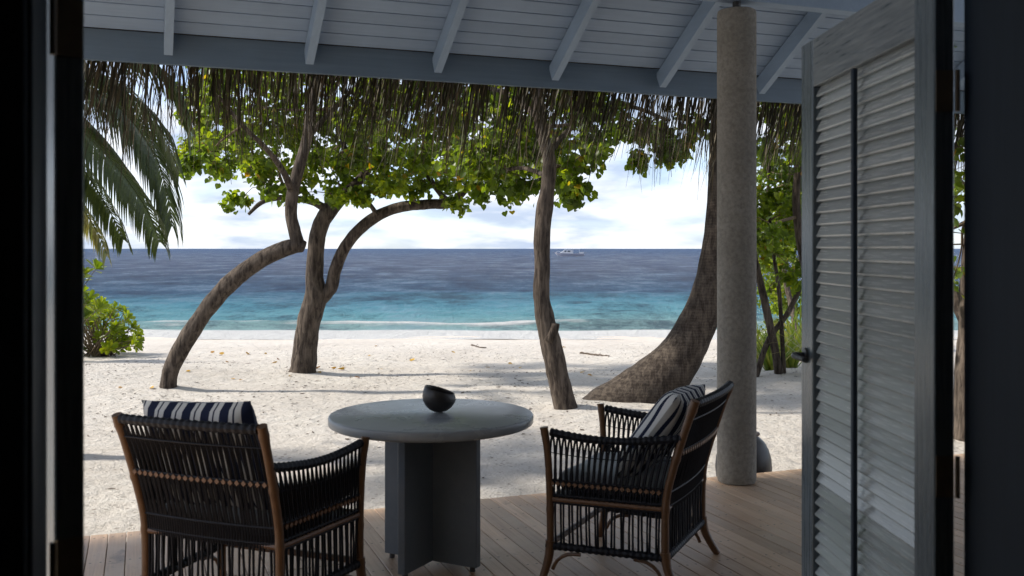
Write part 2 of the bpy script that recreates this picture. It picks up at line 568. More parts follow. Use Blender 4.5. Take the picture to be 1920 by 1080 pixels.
M['shrub'] = leaf_mat('shrub_leaf', [(0, (.08, .13, .012)), (.6, (.17, .23, .02)), (1, (.30, .32, .035))], .5, .35, 1.9)
M['strap'] = leaf_mat('strap_leaf', [(0, (.08, .13, .02)), (.6, (.15, .20, .03)), (1, (.28, .26, .06))], .5, .35, 1.9)
M['fallen'] = leaf_mat('fallen_leaf', [(0, (.45, .30, .05)), (.6, (.55, .33, .05)), (1, (.30, .15, .06))], .2, .6, 1.0)

def bark(name, c1, c2, scale=(9, 9, 1.6), rings=0, strength=1.0):
    m, nt, b, o = new_mat(name)
    v = coords(nt, scale)
    f = noise_(nt, v, 2.2, 8, .7, .5)
    p = noise_(nt, coords(nt), 2.0, 4, .6)
    h = f
    if rings:
        w = nt.nodes.new('ShaderNodeTexWave'); w.wave_type = 'BANDS'; w.bands_direction = 'Z'
        w.inputs['Scale'].default_value = rings; w.inputs['Distortion'].default_value = 5.0; w.inputs['Detail'].default_value = 4; w.inputs['Detail Scale'].default_value = 3.0
        nt.links.new(coords(nt, (.35, .35, 1)), w.inputs['Vector'])
        h = math_(nt, 'ADD', math_(nt, 'MULTIPLY', w.outputs['Fac'], .05), math_(nt, 'MULTIPLY', f, .85))
    c = mixc(nt, ramp(nt, h, [(.38, 0.0), (.60, 1.0)] if not rings else [(.36, 0.0), (.66, 1.0)]), c1, c2)
    c = mixc(nt, ramp(nt, p, [(.45, 0.0), (.7, .5)]), c, tuple(x * .55 for x in c1))
    nt.links.new(c, b.inputs['Base Color'])
    b.inputs['Roughness'].default_value = .9
    b.inputs['Specular IOR Level'].default_value = .2
    bump(nt, b, h, strength, .03)
    return m
M['bark'] = bark('tree_bark', (.022, .016, .013), (.125, .10, .08))
M['palm_bark'] = bark('palm_bark', (.028, .021, .017), (.135, .11, .088), (9, 9, 2.6), 9.0, 1.0)
M['twig'] = bark('twig_bark', (.10, .075, .05), (.20, .15, .10))
M['thatch'] = leaf_mat('thatch_strand', [(0, (.030, .022, .015)), (.6, (.075, .057, .036)), (1, (.21, .16, .10))], .15, .6, 1.0)
M['thatch_roof'] = bark('thatch_roof', (.10, .08, .06), (.22, .18, .13), (20, 2, 2))

# concrete column
m, nt, b, o = new_mat('rough_concrete')
v = coords(nt)
f = noise_(nt, v, 38, 5, .7)
g = noise_(nt, v, 3, 5, .6)
c = mixc(nt, ramp(nt, f, [(.32, 0.0), (.62, 1.0)]), (.19, .178, .155), (.31, .292, .258))
c = mixc(nt, ramp(nt, g, [(.4, 0.0), (.75, .5)]), c, (.17, .16, .14))
nt.links.new(c, b.inputs['Base Color'])
b.inputs['Roughness'].default_value = .92
bump(nt, b, f, .8, .008)
M['concrete'] = m

def simple(name, c, rough, var=.25, sc=12, bs=.1, spec=.5):
    m, nt, b, o = new_mat(name)
    f = noise_(nt, coords(nt), sc, 5, .6)
    cc = mixc(nt, f, tuple(x * (1 - var) for x in c), tuple(min(1, x * (1 + var)) for x in c))
    nt.links.new(cc, b.inputs['Base Color'])
    b.inputs['Roughness'].default_value = rough
    b.inputs['Specular IOR Level'].default_value = spec
    bump(nt, b, f, bs, .003)
    return m
M['rattan'] = simple('rattan_pole', (.13, .062, .026), .38, .5, 22, .15)
M['strand'] = simple('woven_strand', (.012, .013, .018), .5, .35, 60, .2, .22)
M['tie'] = simple('rattan_binding', (.17, .085, .04), .45, .4, 50, .2)
M['coconut'] = simple('coconut_shell', (.022, .018, .017), .42, .4, 20, .15)
M['clay'] = simple('dark_clay', (.012, .011, .013), .42, .2, 8, .06)
M['seat_cloth'] = simple('seat_cloth', (.50, .53, .56), .9, .06, 90, .12, .2)
M['boat_white'] = simple('boat_white', (.64, .64, .65), .35, .04, 3, 0)
M['boat_dark'] = simple('boat_glass', (.05, .06, .08), .15, .1, 3, 0)
M['boat_hull'] = simple('boat_hull', (.34, .34, .40), .35, .04, 3, 0)
M['wood_floor'] = simple('room_floor', (.30, .20, .12), .35, .3, 5, .1)
M['bits'] = simple('dry_bits', (.07, .05, .035), .9, .4, 30, 0)
M['joist'] = simple('joist_wood', (.12, .09, .07), .8, .3, 10, .1)

# striped cushion cloth: stripes run up the cushion (printed cloth)
m, nt, b, o = new_mat('striped_cloth')
tcn = nt.nodes.new('ShaderNodeTexCoord')
sp = nt.nodes.new('ShaderNodeSeparateXYZ'); nt.links.new(tcn.outputs['Object'], sp.inputs[0])
fr = math_(nt, 'FRACT', math_(nt, 'DIVIDE', math_(nt, 'ADD', sp.outputs['X'], 5.018), .094))
navy = (.018, .024, .055); white = (.68, .68, .66)
c = ramp(nt, fr, [(0, navy), (.46, white), (.64, navy), (.72, white)], 'CONSTANT')
wv = noise_(nt, tcn.outputs['Object'], 240, 2)
nt.links.new(c, b.inputs['Base Color'])
b.inputs['Roughness'].default_value = .9
b.inputs['Specular IOR Level'].default_value = .2
bump(nt, b, wv, .2, .002)
M['stripe'] = m

# ------------------------------------------------------------------ ground and sea
for px_, py_, mr, mh in ((316, 728, .38, .05), (568, 698, .5, .06), (1060, 766, .42, .05), (1205, 748, .9, .05), (1462, 702, .4, .05)):
    q_, _ = on_ground(px_, py_)
    MOUNDS.append((q_.x, q_.y, mr, mh))
def axis(segs):
    o = []
    for a, b, n in segs:
        o += [lerp(a, b, i / n) for i in range(n)]
    o.append(segs[-1][1])
    return o
xs = axis([(-160, -30, 16), (-30, -9, 42), (-9, 14, 230), (14, 30, 40), (30, 160, 16)])
ys = axis([(-60, 4, 16), (4, 24, 220), (24, 45, 60), (45, 150, 20)])
vs_ = [(x, y, ground(x, y)) for y in ys for x in xs]
nx = len(xs)
fs_ = [(j * nx + i, j * nx + i + 1, (j + 1) * nx + i + 1, (j + 1) * nx + i) for j in range(len(ys) - 1) for i in range(nx - 1)]
me = bpy.data.meshes.new('sand_beach')
me.from_pydata(vs_, [], fs_)
me.polygons.foreach_set('use_smooth', [True] * len(me.polygons))
tag(link_mesh('sand_beach', me, M['sand']), kind='structure')

SEA = -1.10
def sea_z(u, s):
    z = SEA
    if s < 33.5:
        z += ((33.5 - s) / 4.6) ** 1.4 * .125 + .03 * noise.noise(Vector((u * .22, 3.1, s * .1)))
    far = min(1, max(0, (s - 32) / 6))
    fade = max(0.0, 1 - max(0, s - 70) / 80)
    p = Vector((u * .30, s * .42, 0))
    z += fade * (.02 + .10 * far) * (noise.noise(p) + .55 * noise.noise(p * 2.3 + Vector((5, 1, 0))) + .3 * noise.noise(p * 5.1))
    z += .20 * math.exp(-((s - 34.4 - 1.0 * noise.noise(Vector((u * .08, 7, 0)))) / .75) ** 2) * (.7 + .5 * noise.noise(Vector((u * .2, 1, 4))))
    return z
ss = axis([(26.5, 40, 70), (40, 75, 110), (75, 160, 80), (160, 600, 30), (600, 3000, 16), (3000, 16000, 8)])
us = axis([(-12000, -600, 8), (-600, -60, 14), (-60, -24, 40), (-24, 24, 150), (24, 60, 40), (60, 600, 14), (600, 12000, 8)])
nu = len(us)
vs_ = [(u, s, sea_z(u, s)) for s in ss for u in us]
fs_ = [(j * nu + i, j * nu + i + 1, (j + 1) * nu + i + 1, (j + 1) * nu + i) for j in range(len(ss) - 1) for i in range(nu - 1)]
me = bpy.data.meshes.new('sea')
me.from_pydata(vs_, [], fs_)
me.polygons.foreach_set('use_smooth', [True] * len(me.polygons))
tag(link_mesh('sea', me, M['sea'], rot=(0, 0, -YAW)), kind='structure')

# ------------------------------------------------------------------ deck
deck = bpy.data.objects.new('deck', None); col.objects.link(deck); tag(deck, kind='structure')
mb = MB()
for y in (2.1, 2.9, 3.7, 4.5, 5.3, 5.74):
    mb.box((2.2, y, -.085), (5.2, .03, .057))
mb.build('joist', M['joist'], deck)
pm = {}
def plank(x, y0, y1):
    L_ = round(y1 - y0, 3)
    if L_ not in pm:
        pm[L_] = MB().box((0, 0, -.0125), (.0443, L_ / 2, .0125), bev=.0025).mesh('plank')
        pm[L_].materials.append(M['deck'])
    link_mesh('plank', pm[L_], None, deck, (x, (y0 + y1) / 2, random.uniform(-.0012, .0012)))
YD = 5.865
x = -2.9
i = 0
while x < 7.3:
    if x < 1.0 and i % 1 == 0:
        plank(x, 1.86, 4.893); plank(x, 4.897, YD)
    elif i % 3 == 0:
        plank(x, 1.86, 3.318); plank(x, 3.322, YD)
    else:
        plank(x, 1.86, YD)
    x += .0925; i += 1

# ------------------------------------------------------------------ house
XL, XR, YW, YI = -.1515, 1.862, 1.85, 1.63      # door opening, outer and inner wall face
SL = .598                                      # roof slope
YE, ZE = 6.80, 2.77                            # eave
house = thing('beach_house', 'thatched beach house with blue grey timber roof over a wooden deck', 'house', (.85, 1.85, 0))
def roof_z(y): return ZE + .175 + SL * (YE - y)
X0, X1 = -4.2, 8.2
# outer wall with the door opening
mb = MB()
ym, hy = (YW + YI) / 2, (YW - YI) / 2
zt = roof_z(YW) - .03
mb.box(((X0 + .6 + XL - .05) / 2, ym, zt / 2), ((XL - .05 - X0 - .6) / 2, hy - .004, zt / 2))
mb.box(((X1 - .6 + XR + .05) / 2, ym, zt / 2), ((X1 - .6 - XR - .05) / 2, hy - .004, zt / 2))
mb.box(((XL + XR) / 2, ym, (2.36 + zt) / 2), ((XR - XL) / 2 + .05, hy - .006, (zt - 2.36) / 2))
mb.build('wall', M['wall'], house)
# room behind the camera: dim shell
mb = MB()
rx0, rx1, ry0, rz = -2.6, 4.4, -4.2, 3.0
mb.box((rx0 - .1, (ry0 + YI) / 2, rz / 2), (.1, (YI - ry0) / 2, rz / 2))
mb.box((rx1 + .1, (ry0 + YI) / 2, rz / 2), (.1, (YI - ry0) / 2, rz / 2))
mb.box(((rx0 + rx1) / 2, ry0 - .1, rz / 2), ((rx1 - rx0) / 2 + .2, .1, rz / 2))
mb.build('room_wall', M['wall'], house)
MB().box(((rx0 + rx1) / 2, (ry0 + YI) / 2, rz + .05), ((rx1 - rx0) / 2 + .2, (YI - ry0) / 2 + .2, .05)).build('room_ceiling', M['wall'], house)
MB().box(((rx0 + rx1) / 2, (ry0 + YW) / 2, -.05), ((rx1 - rx0) / 2 + .2, (YW - ry0) / 2 + .004, .055)).build('room_floor', M['wood_floor'], house)
# door frame: stepped lining, left, right and head
mb = MB()
mb.box((XL - .03, 1.735, 1.16), (.03, .118, 1.16), bev=.003)
mb.box((XL - .075, 1.615, 1.17), (.068, .017, 1.17), bev=.004)
mb.build('door_jamb', M['frame'], house)
mb = MB()
mb.box((XR + .03, 1.735, 1.16), (.03, .118, 1.16), bev=.003)
mb.box((XR + .075, 1.615, 1.17), (.068, .017, 1.17), bev=.004)
mb.build('door_jamb', M['frame'], house)
MB().box(((XL + XR) / 2, 1.735, 2.345), ((XR - XL) / 2 - .003, .117, .022), bev=.003).build('door_head', M['frame'], house)

# louvred door leaf, hinge at local origin, leaf along +x, visible face towards +y
DW, DT, DZ0, DZ1 = 1.0, .049, .03, 2.262
def door_leaf(parent, loc, rz, flip=1):
    d = sub_empty('door', parent, loc, rz)
    h = DT / 2
    def loc_build(mb_, name, m): return mb_.build(name, m, d, world=False)
    zc_, zh = (DZ0 + DZ1) / 2, (DZ1 - DZ0) / 2
    for u in (.057, DW - .057):
        loc_build(MB().box((u, 0, zc_), (.057, h, zh), bev=.003), 'stile', M['door'])
    for z0, z1 in ((2.105, DZ1), (DZ0, .25)):
        loc_build(MB().box((DW / 2, 0, (z0 + z1) / 2), (DW / 2 - .1145, h - .002, (z1 - z0) / 2), bev=.002), 'rail', M['rail'])
    sm = MB().box((0, 0, 0), (DW / 2 - .1148, .0050, .0270), bev=.003).mesh('slat')
    sm.materials.append(M['slat'])
    z = .285; k = 0
    while z < 2.10:
        t = R(27 + random.uniform(-2.5, 2.5)) if z > .80 else R(40 + random.uniform(-2, 2))
        link_mesh('slat', sm, None, d, (DW / 2, -.002 * flip, z), (t * flip, 0, 0))
        z += .0385; k += 1
    loc_build(MB().box((DW / 2, flip * .031, 1.19), (.0095, .007, .905), bev=.002), 'tilt_rod', M['frame'])
    # lever handle on the free stile
    hb = MB()
    for s in (1, -1):
        hb.lathe([(.026, 0), (.026, .008), (.011, .010), (.011, .046)], 14)
        n0 = len(hb.v) - 14 * 4
        for q in range(n0, len(hb.v)):
            a = hb.v[q]; hb.v[q] = (a[0] + DW - .052, s * (h + a[2]), 1.21 + a[1])
        hb.tube([(DW - .052, s * (h + .042), 1.21), (DW - .052 - .02, s * (h + .046), 1.21), (DW - .052 - .12, s * (h + .046), 1.208)], [.010, .010, .008], 8)
    loc_build(hb, 'handle', M['steel'])
    for z in (.30, 1.02, 1.95):
        g = MB().box((-.0012, 0, z), (.0012, h * .86, .05))
        g.tube([(-.007, -flip * (h + .004), z - .05), (-.007, -flip * (h + .004), z + .05)], .006, 8)
        loc_build(g, 'hinge', M['brass'])
    return d
# both leaves swung out about 109 degrees
hx, hyy = LD(1.0186 + .0245, 2.38)
door_leaf(house, (hx - house.location.x, hyy - house.location.y, 0), R(90 - 18.98), 1)
door_leaf(house, (-.1168 - house.location.x, 1.862 - house.location.y, 0), R(90 + 18.98), -1)

# roof timbers
th = math.atan(SL)
Mr = Matrix.Rotation(-th, 3, 'X')
rl = (YE - 1.7) / math.cos(th)
ymid = (YE + 1.7) / 2
rm = MB().box((0, 0, 0), (.027, rl / 2, .062), Mr, bev=0).mesh('rafter'); rm.materials.append(M['rafter'])
for k in range(-4, 9):
    # rafter underside follows the slope to just above the fascia's lower edge
    zc_ = (ZE + .03) + SL * (YE - ymid) + .062 / math.cos(th)
    link_mesh('rafter', rm, None, house, Vector((.16 + .905 * k, ymid - .02, zc_)) - house.location)
bw = .116
nb = int(rl / bw) + 1
bm_ = MB().box((0, 0, 0), ((X1 - X0) / 2, (bw - .005) / 2, .009), Mr, bev=.0025).mesh('ceiling_board'); bm_.materials.append(M['ceiling'])
off_z = (ZE + .03) + .124 / math.cos(th) + .010
for k in range(nb):
    a = k * bw + bw / 2
    y = YE - .03 - a * math.cos(th)
    link_mesh('ceiling_board', bm_, None, house, Vector(((X0 + X1) / 2, y, off_z + SL * (YE - y))) - house.location)
MB().box(((X0 + X1) / 2, YE + .02, ZE + .10), ((X1 - X0) / 2, .022, .10), bev=.003).build('fascia_beam', M['fascia'], house)
YC = 5.69
MB().box(((X0 + X1) / 2, YC, 3.325), ((X1 - X0) / 2, .055, .095), bev=.004).build('tie_beam', M['rafter'], house)
# thatch slab over the boards
mb = MB()
k = 60
for i in range(k + 1):
    for j in range(15):
        x = lerp(X0 - .15, X1 + .15, i / k); y = lerp(YE + .16, 1.4, j / 14)
        z = off_z + SL * (YE - y) + .03
        n_ = .03 * noise.noise(Vector((x * 2, y * 2, 0)))
        mb.v.append((x, y, z)); mb.v.append((x, y, z + .20 + n_))
fs = []
def vid(i, j, t): return (i * 15 + j) * 2 + t
for i in range(k):
    for j in range(14):
        fs.append((vid(i, j, 1), vid(i, j + 1, 1), vid(i + 1, j + 1, 1), vid(i + 1, j, 1)))
        fs.append((vid(i, j, 0), vid(i + 1, j, 0), vid(i + 1, j + 1, 0), vid(i, j + 1, 0)))
    fs.append((vid(i, 0, 0), vid(i, 0, 1), vid(i + 1, 0, 1), vid(i + 1, 0, 0)))
    fs.append((vid(i, 14, 0), vid(i + 1, 14, 0), vid(i + 1, 14, 1), vid(i, 14, 1)))
mb.f = fs
mb.build('thatch_roof', M['thatch_roof'], house)
# hanging fringe of thatch
fv = []; ff = []; fr_ = []
def strand(p0, ln, lean, fwd, w, c):
    b = len(fv)
    ang = random.uniform(0, math.pi)
    sx, sy = math.cos(ang) * w, math.sin(ang) * w
    cv = random.gauss(0, .07)
    for q in range(5):
        t = q / 4
        ww = 1 - .8 * t * t
        x = p0[0] + lean * t * ln + cv * math.sin(t * 3.1) * ln * .6
        y = p0[1] + fwd * t * ln * (1 - .45 * t)
        z = p0[2] - ln * t
        fv.append((x - sx * ww, y - sy * ww, z)); fv.append((x + sx * ww, y + sy * ww, z))
    for q in range(4):
        ff.append((b + q * 2, b + q * 2 + 1, b + q * 2 + 3, b + q * 2 + 2)); fr_.append(c)
x = X0
while x < X1:
    # bunches: each thatch leaf hangs as a loose sheaf
    lean = -.10 + .16 * noise.noise(Vector((x * .8, 0, 0))) - (.10 if x > 2.6 else 0)
    dens = .5 + .8 * noise.noise(Vector((x * 1.7, 4, 0)))
    base = random.uniform(.44, .68) + .13 * noise.noise(Vector((x * 2.3, 9, 1)))
    for q in range(int(9 + 12 * max(0, dens))):
        yo = random.uniform(.07, .22)
        ln = base * random.uniform(.55, 1.15) + (.12 if random.random() < .03 else 0)
        strand((x + random.gauss(0, .035), YE + yo, ZE + .20 - random.uniform(0, .06)), ln + .16, lean + random.gauss(0, .10), random.uniform(.0, .12), random.uniform(.0025, .0075), random.random() ** 1.3)
    x += .048
me = bpy.data.meshes.new('thatch_fringe')
me.from_pydata([(a - house.location.x, b_ - house.location.y, c_) for a, b_, c_ in fv], [], ff)
at = me.attributes.new('rnd', 'FLOAT', 'FACE'); at.data.foreach_set('value', fr_)
tag(link_mesh('thatch_fringe', me, M['thatch'], house), kind='stuff')
# column on the deck edge
XC = 3.75
mb = MB()
pr = [(.122, .004), (.130, .02), (.130, .10)] + [(.130, .1 + i * .15) for i in range(1, 20)] + [(.130, 3.14), (.126, 3.165), (.116, 3.172)]
mb.lathe(pr, 40, (XC, YC, 0))
mb.build('column', M['concrete'], house, smooth='auto')
MB().lathe([(.028, 3.165), (.028, 3.232)], 16, (XC, YC, 0)).build('column_pin', M['steel'], house, smooth='auto')

# ------------------------------------------------------------------ table, bowl, jar
tx, ty = LD(-.40, 4.905)
table = thing('table', 'round slate blue table with a cross shaped pedestal standing on the deck', 'table', (tx, ty, 0))
mb = MB().lathe([(.0, .700), (.49, .700), (.503, .706), (.507, .712), (.507, .742), (.503, .748), (.498, .750), (.0, .750)], 72, cap=False)
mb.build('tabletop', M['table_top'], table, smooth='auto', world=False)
arm = math.atan2(*(lambda v: (v[1], v[0]))(LD(.24, -.125)))
for a, hz_ in ((arm, .0), (arm + math.pi / 2, .001)):
    Mz = Matrix.Rotation(a, 3, 'Z')
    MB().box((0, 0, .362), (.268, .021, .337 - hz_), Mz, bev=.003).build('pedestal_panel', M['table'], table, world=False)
for a in range(4):
    q = arm + a * math.pi / 2
    MB().lathe([(.014, 0), (.014, .024)], 10, (.235 * math.cos(q), .235 * math.sin(q), .001)).build('glide', M['steel'], table, world=False)

bx_, by_ = LD(-.372, 4.95)
mb = MB()
outer = [(.0, .0), (.022, .001), (.045, .010), (.066, .028), (.080, .052), (.0845, .070), (.083, .088), (.077, .108), (.0735, .112)]
inner = [(.070, .108), (.076, .086), (.077, .070), (.072, .052), (.058, .030), (.036, .014), (.0, .008)]
mb.lathe(outer + inner, 36, cap=False)
# slanted cut of the rim, and a slight tilt
tilt = Matrix.Rotation(R(5), 3, 'Y')
cut = math.atan2(by_, bx_)
mb.v = [tuple(tilt @ Vector((p[0], p[1], p[2] - (max(0, p[2] - .05) / .06) * .016 * (p[0] / .08)))) for p in mb.v]
mn = min(p[2] for p in mb.v)
mb.v = [(p[0], p[1], p[2] - mn) for p in mb.v]
bo = mb.build('bowl', M['coconut'], None, smooth=True)
bo.location = (bx_, by_, .7503)
bo.rotation_euler = (0, 0, -YAW)
tag(bo, 'small black coconut shell bowl with a slanted rim on the round table', 'bowl')

jx, jy = LD((1394 - 960) / F * 7.28, 7.28)
jz = ground(jx, jy) - .015
jar = thing('clay_jar', 'dark domed clay jar with a round knob lid on the sand behind the column', 'jar', (jx, jy, jz))
mb = MB().lathe([(.0, 0), (.15, 0), (.175, .02), (.198, .08), (.206, .15), (.200, .22), (.182, .285), (.150, .34), (.112, .375), (.09, .388), (.0, .39)], 40, cap=False)
mb.build('body', M['clay'], jar, smooth=True, world=False)
lid = MB().lathe([(.0, .385), (.062, .388), (.068, .397), (.062, .407), (.03, .412), (.038, .424), (.042, .437), (.034, .450), (.0, .456)], 24, cap=False)
lid.v = [(p[0] + .05, p[1] - .02, p[2]) for p in lid.v]
lid.build('lid', simple('lid_clay', (.17, .13, .11), .6), jar, smooth=True, world=False)

# ------------------------------------------------------------------ armchairs (local: x right, y forward, z up)
def spline(pts, step=.02):
    p, _ = catmull([(Vector(a), 0) for a in pts], step)
    return p
def wrapped(pts, r, pitch=.021, amp=.0035, n=8):
    """rail wound round with strand: bulging rings"""
    P = spline(pts, pitch / 4)
    rad = [r + amp * abs(math.sin(math.pi * i / 4 + .3)) for i in range(len(P))]
    return MB().tube(P, rad, n)
FX, BX, FY, BY, BTOP = .376, .335, .285, -.262, .880
def back_y(z):                      # rake of the back
    t = max(0, (z - .40) / .49)
    return BY - .145 * t ** 1.25
def back_x(z): return BX + .02 * max(0, (z - .4) / .49)
def side_pt(sx, t, z):
    """point on side panel: t 0 front .. 1 back"""
    yb = back_y(z); xb = back_x(z)
    return Vector((sx * lerp(FX + .008 * max(0, z - .4) / .3, xb, t), lerp(FY + .01, yb, t), z))
def arm_z(t): return .705 - .030 * math.sin(math.pi * min(1, t * 1.02)) + .012 * t
chair_data = {}
def chair_meshes():
    D = []                                                  # (name, mesh, material, kind)
    def put(name, mb_, m, kind=None, sm='auto'): 
        me = mb_.mesh(name, sm); me.materials.append(m); D.append((name, me, kind))
    for sx in (-1, 1):
        P = spline([(sx * FX, FY, .15), (sx * FX, FY + .003, .40), (sx * (FX + .006), FY + .012, .60), (sx * (FX + .014), FY + .028, .725)])
        k = len(P)
        put('front_post', MB().tube(P, [.0178 + .002 * math.sin(i * .9) * (i % 9 == 0) + (.004 * max(0, (i / k - .8) / .2)) for i in range(k)], 10), M['rattan'])
        P = spline([(sx * back_x(z), back_y(z), z) for z in (.15, .32, .45, .58, .72, .82, BTOP + .012)])
        k = len(P)
        put('back_post', MB().tube(P, [.0185 + (.003 if i % 11 == 0 else 0) + .004 * max(0, (i / k - .85) / .15) for i in range(k)], 10), M['rattan'])
        for y, ox, oy in ((FY, .022, .035), (BY, .02, -.075)):
            x = sx * (FX if y > 0 else BX)
            P = spline([(x, y, .19), (x + sx * .004, y + oy * .15, .12), (x + sx * ox * .6, y + oy * .6, .05), (x + sx * ox, y + oy, .002)])
            put('leg', MB().tube(P, [lerp(.024, .018, i / (len(P) - 1)) for i in range(len(P))], 10), M['rattan'])
        # curved brackets under the side rail
        for y0, dy in ((FY, -1), (BY, 1)):
            x = sx * (FX if y0 > 0 else BX)
            P = spline([(x, y0 + dy * .012, .055), (x, y0 + dy * .035, .10), (x - sx * .003, y0 + dy * .085, .132), (x - sx * .006, y0 + dy * .15, .138)])
            put('bracket', MB().tube(P, .009, 8), M['rattan'])
        # arm rail, wrapped
        put('arm_rail', wrapped([side_pt(sx, t, arm_z(t)) for t in (.02, .2, .4, .6, .8, 1.0)], .0145, .026, .0065), M['strand'])
        put('bottom_rail', wrapped([side_pt(sx, t, .165) for t in (-.02, .5, 1.02)], .0150, .026, .0065), M['strand'])
        put('seat_rail', wrapped([side_pt(sx, t, .385) for t in (0, .5, 1)], .0105, .03, .002), M['tie'])
        # upper weave of the arm: crossing pairs between arm rail and the band
        mb_ = MB(); n_ = 21
        for i in range(n_):
            t = (i + .8) / (n_ + .6); sp_ = 1 / (n_ + .6)
            zt_ = arm_z(t)
            for e in (-1, 1):
                pts = []
                for q in range(7):
                    w = q / 6
                    a = math.sin(math.pi * w) * .36 * sp_ * e + (.5 * sp_ * e) * (w ** 3) * .6
                    z = lerp(zt_, .475, w)
                    p = side_pt(sx, min(1, max(0, t + a)), z); p.x += e * .003
                    pts.append(p)
                mb_.tube(pts, .0055, 5, False)
        for z, r_ in ((.475, .007), (.462, .006)):
            mb_.tube([side_pt(sx, t / 8, z) for t in range(9)], r_, 6)
        mb_.tube([side_pt(sx, t / 8, lerp(arm_z(t / 8), .475, .42)) + Vector((sx * .006, 0, 0)) for t in range(9)], .0022, 5)
        put('arm_weave', mb_, M['strand'], 'stuff')
        # dense middle band
        mb_ = MB()
        for i in range(46):
            t = (i + .5) / 46
            mb_.tube([side_pt(sx, t, .475), side_pt(sx, t + random.uniform(-.004, .004), .43) + Vector((sx * .004 * (-1) ** i, 0, 0)), side_pt(sx, t, .372)], .0050, 5, False)
        for z in (.405, .372):
            mb_.tube([side_pt(sx, t / 8, z) for t in range(9)], .0085, 6)
        put('side_band', mb_, M['strand'], 'stuff')
        mb_ = MB()
        for i in range(19):
            t = (i + .7) / 20
            p = side_pt(sx, t, .462)
            mb_.box(p, (.011, .0085, .0085), Matrix.Rotation(R(45), 3, 'X'))
        put('diamond_binding', mb_, M['tie'], 'stuff')
    # back: top rail, bottom rail, bands
    def back_pt(u, z, o=0): return Vector((u * back_x(z), back_y(z) - o - .022 * (1 - u * u), z))
    put('top_rail', wrapped([back_pt(u, BTOP - .004) for u in (-.95, -.6, -.2, .2, .6, .95)], .0165, .030, .0065), M['strand'])
    put('bottom_rail', wrapped([(u * BX, BY, .165) for u in (-1.03, 0, 1.03)], .0150, .026, .0065), M['strand'])
    put('bottom_rail', MB().tube([(-FX, FY, .175), (FX, FY, .175)], .016, 10), M['rattan'])
    put('seat_rail', MB().tube([(-FX, FY, .385), (FX, FY, .385)], .018, 10), M['rattan'])
    put('seat_rail', MB().tube([(-BX, BY, .385), (BX, BY, .385)], .014, 8), M['rattan'])
    mb_ = MB(); n_ = 27
    for i in range(n_):
        u = -1 + 2 * (i + .5) / n_; sp_ = 2 / n_
        for e in (-1, 1):
            pts = []
            for q in range(9):
                w = q / 8
                z = lerp(BTOP, .655, w)
                a = e * sp_ * (.30 * math.sin(math.pi * w) + .5 * w ** 2)
                p = back_pt(max(-.98, min(.98, u + a)), z, e * .003); pts.append(p)
            mb_.tube(pts, .0056, 5, False)
    for z in (.80, .655, .642): mb_.tube([back_pt(-.98 + .245 * k, z, .007) for k in range(9)], .004 if z > .7 else .006, 6)
    put('back_weave', mb_, M['strand'], 'stuff')
    mb_ = MB()
    for i in range(52):
        u = -.98 + 1.96 * i / 51
        mb_.tube([back_pt(u, .65), back_pt(u + random.uniform(-.012, .012), .55, .004 * (-1) ** i), back_pt(u, .455), back_pt(u, .375)], .0056, 5, False)
    for z in (.462, .395): mb_.tube([back_pt(-.98 + .245 * k, z, .002) for k in range(9)], .006, 6)
    put('back_band', mb_, M['strand'], 'stuff')
    mb_ = MB()
    for i in range(22):
        p = back_pt(-.93 + 1.86 * i / 21, .648, .009)
        mb_.box(p, (.0085, .009, .0085), Matrix.Rotation(R(45), 3, 'Y'))
    put('diamond_binding', mb_, M['tie'], 'stuff')
    # seat deck of woven strips
    mb_ = MB()
    for i in range(24):
        y = lerp(BY + .02, FY - .02, i / 23)
        mb_.box((0, y, .392), (lerp(BX, FX, i / 23) - .01, .0105, .004))
    put('seat_web', mb_, M['strand'], 'stuff')
    # lower strands, each its own piece (shared mesh)
    sm_ = MB().tube([(0, 0, 0), (.0015, .001, -.10), (0, 0, -.205)], [.0060, .0052, .0060], 6, False).mesh('strand', True)
    sm_.materials.append(M['strand'])
    S = []
    for sx in (-1, 1):
        for i in range(26):
            t = (i // 2 + (.34 if i % 2 else .0) + .45) / 13.4
            S.append(side_pt(sx, t, .372))
    for i in range(26):
        u = -1 + 2 * (i // 2 + (.34 if i % 2 else 0) + .4) / 13.2
        S.append(Vector((u * BX, BY - .002, .372)))
    return D, sm_, S
CD, CSM, CSP = chair_meshes()

def cushion_mesh(name, w, h, t, m, nseg=26, sag=0.0, seed=0, power=.5):
    mb_ = MB(); g = nseg
    for side in (1, -1):
        for j in range(g + 1):
            for i in range(g + 1):
                u = -1 + 2 * i / g; v = -1 + 2 * j / g
                prof = max(0, (1 - u ** 4)) ** power * max(0, (1 - v ** 4)) ** power
                pin = 1 - .055 * (abs(v) ** 2) * (1 - u * u) * 0 
                x = u * w / 2 * (1 - .05 * (1 - v * v)); z = v * h / 2 * (1 - .05 * (1 - u * u))
                nn = noise.noise(Vector((u * 1.7 + seed, v * 1.7, side))) * .014
                mb_.v.append((x, side * (t / 2 * prof) + nn * prof - sag * (1 - u * u) * prof, z))
    def q(s, i, j): return s * (g + 1) ** 2 + j * (g + 1) + i
    for j in range(g):
        for i in range(g):
            mb_.f.append((q(0, i, j), q(0, i, j + 1), q(0, i + 1, j + 1), q(0, i + 1, j)))
            mb_.f.append((q(1, i, j), q(1, i + 1, j), q(1, i + 1, j + 1), q(1, i, j + 1)))
    me = mb_.mesh(name, True)
    me.materials.append(m)
    return me
PIL = cushion_mesh('striped_cushion', .56, .50, .17, M['stripe'], seed=3)
SEAT = cushion_mesh('seat_cushion', .60, .54, .115, M['seat_cloth'], seed=8, power=.22)

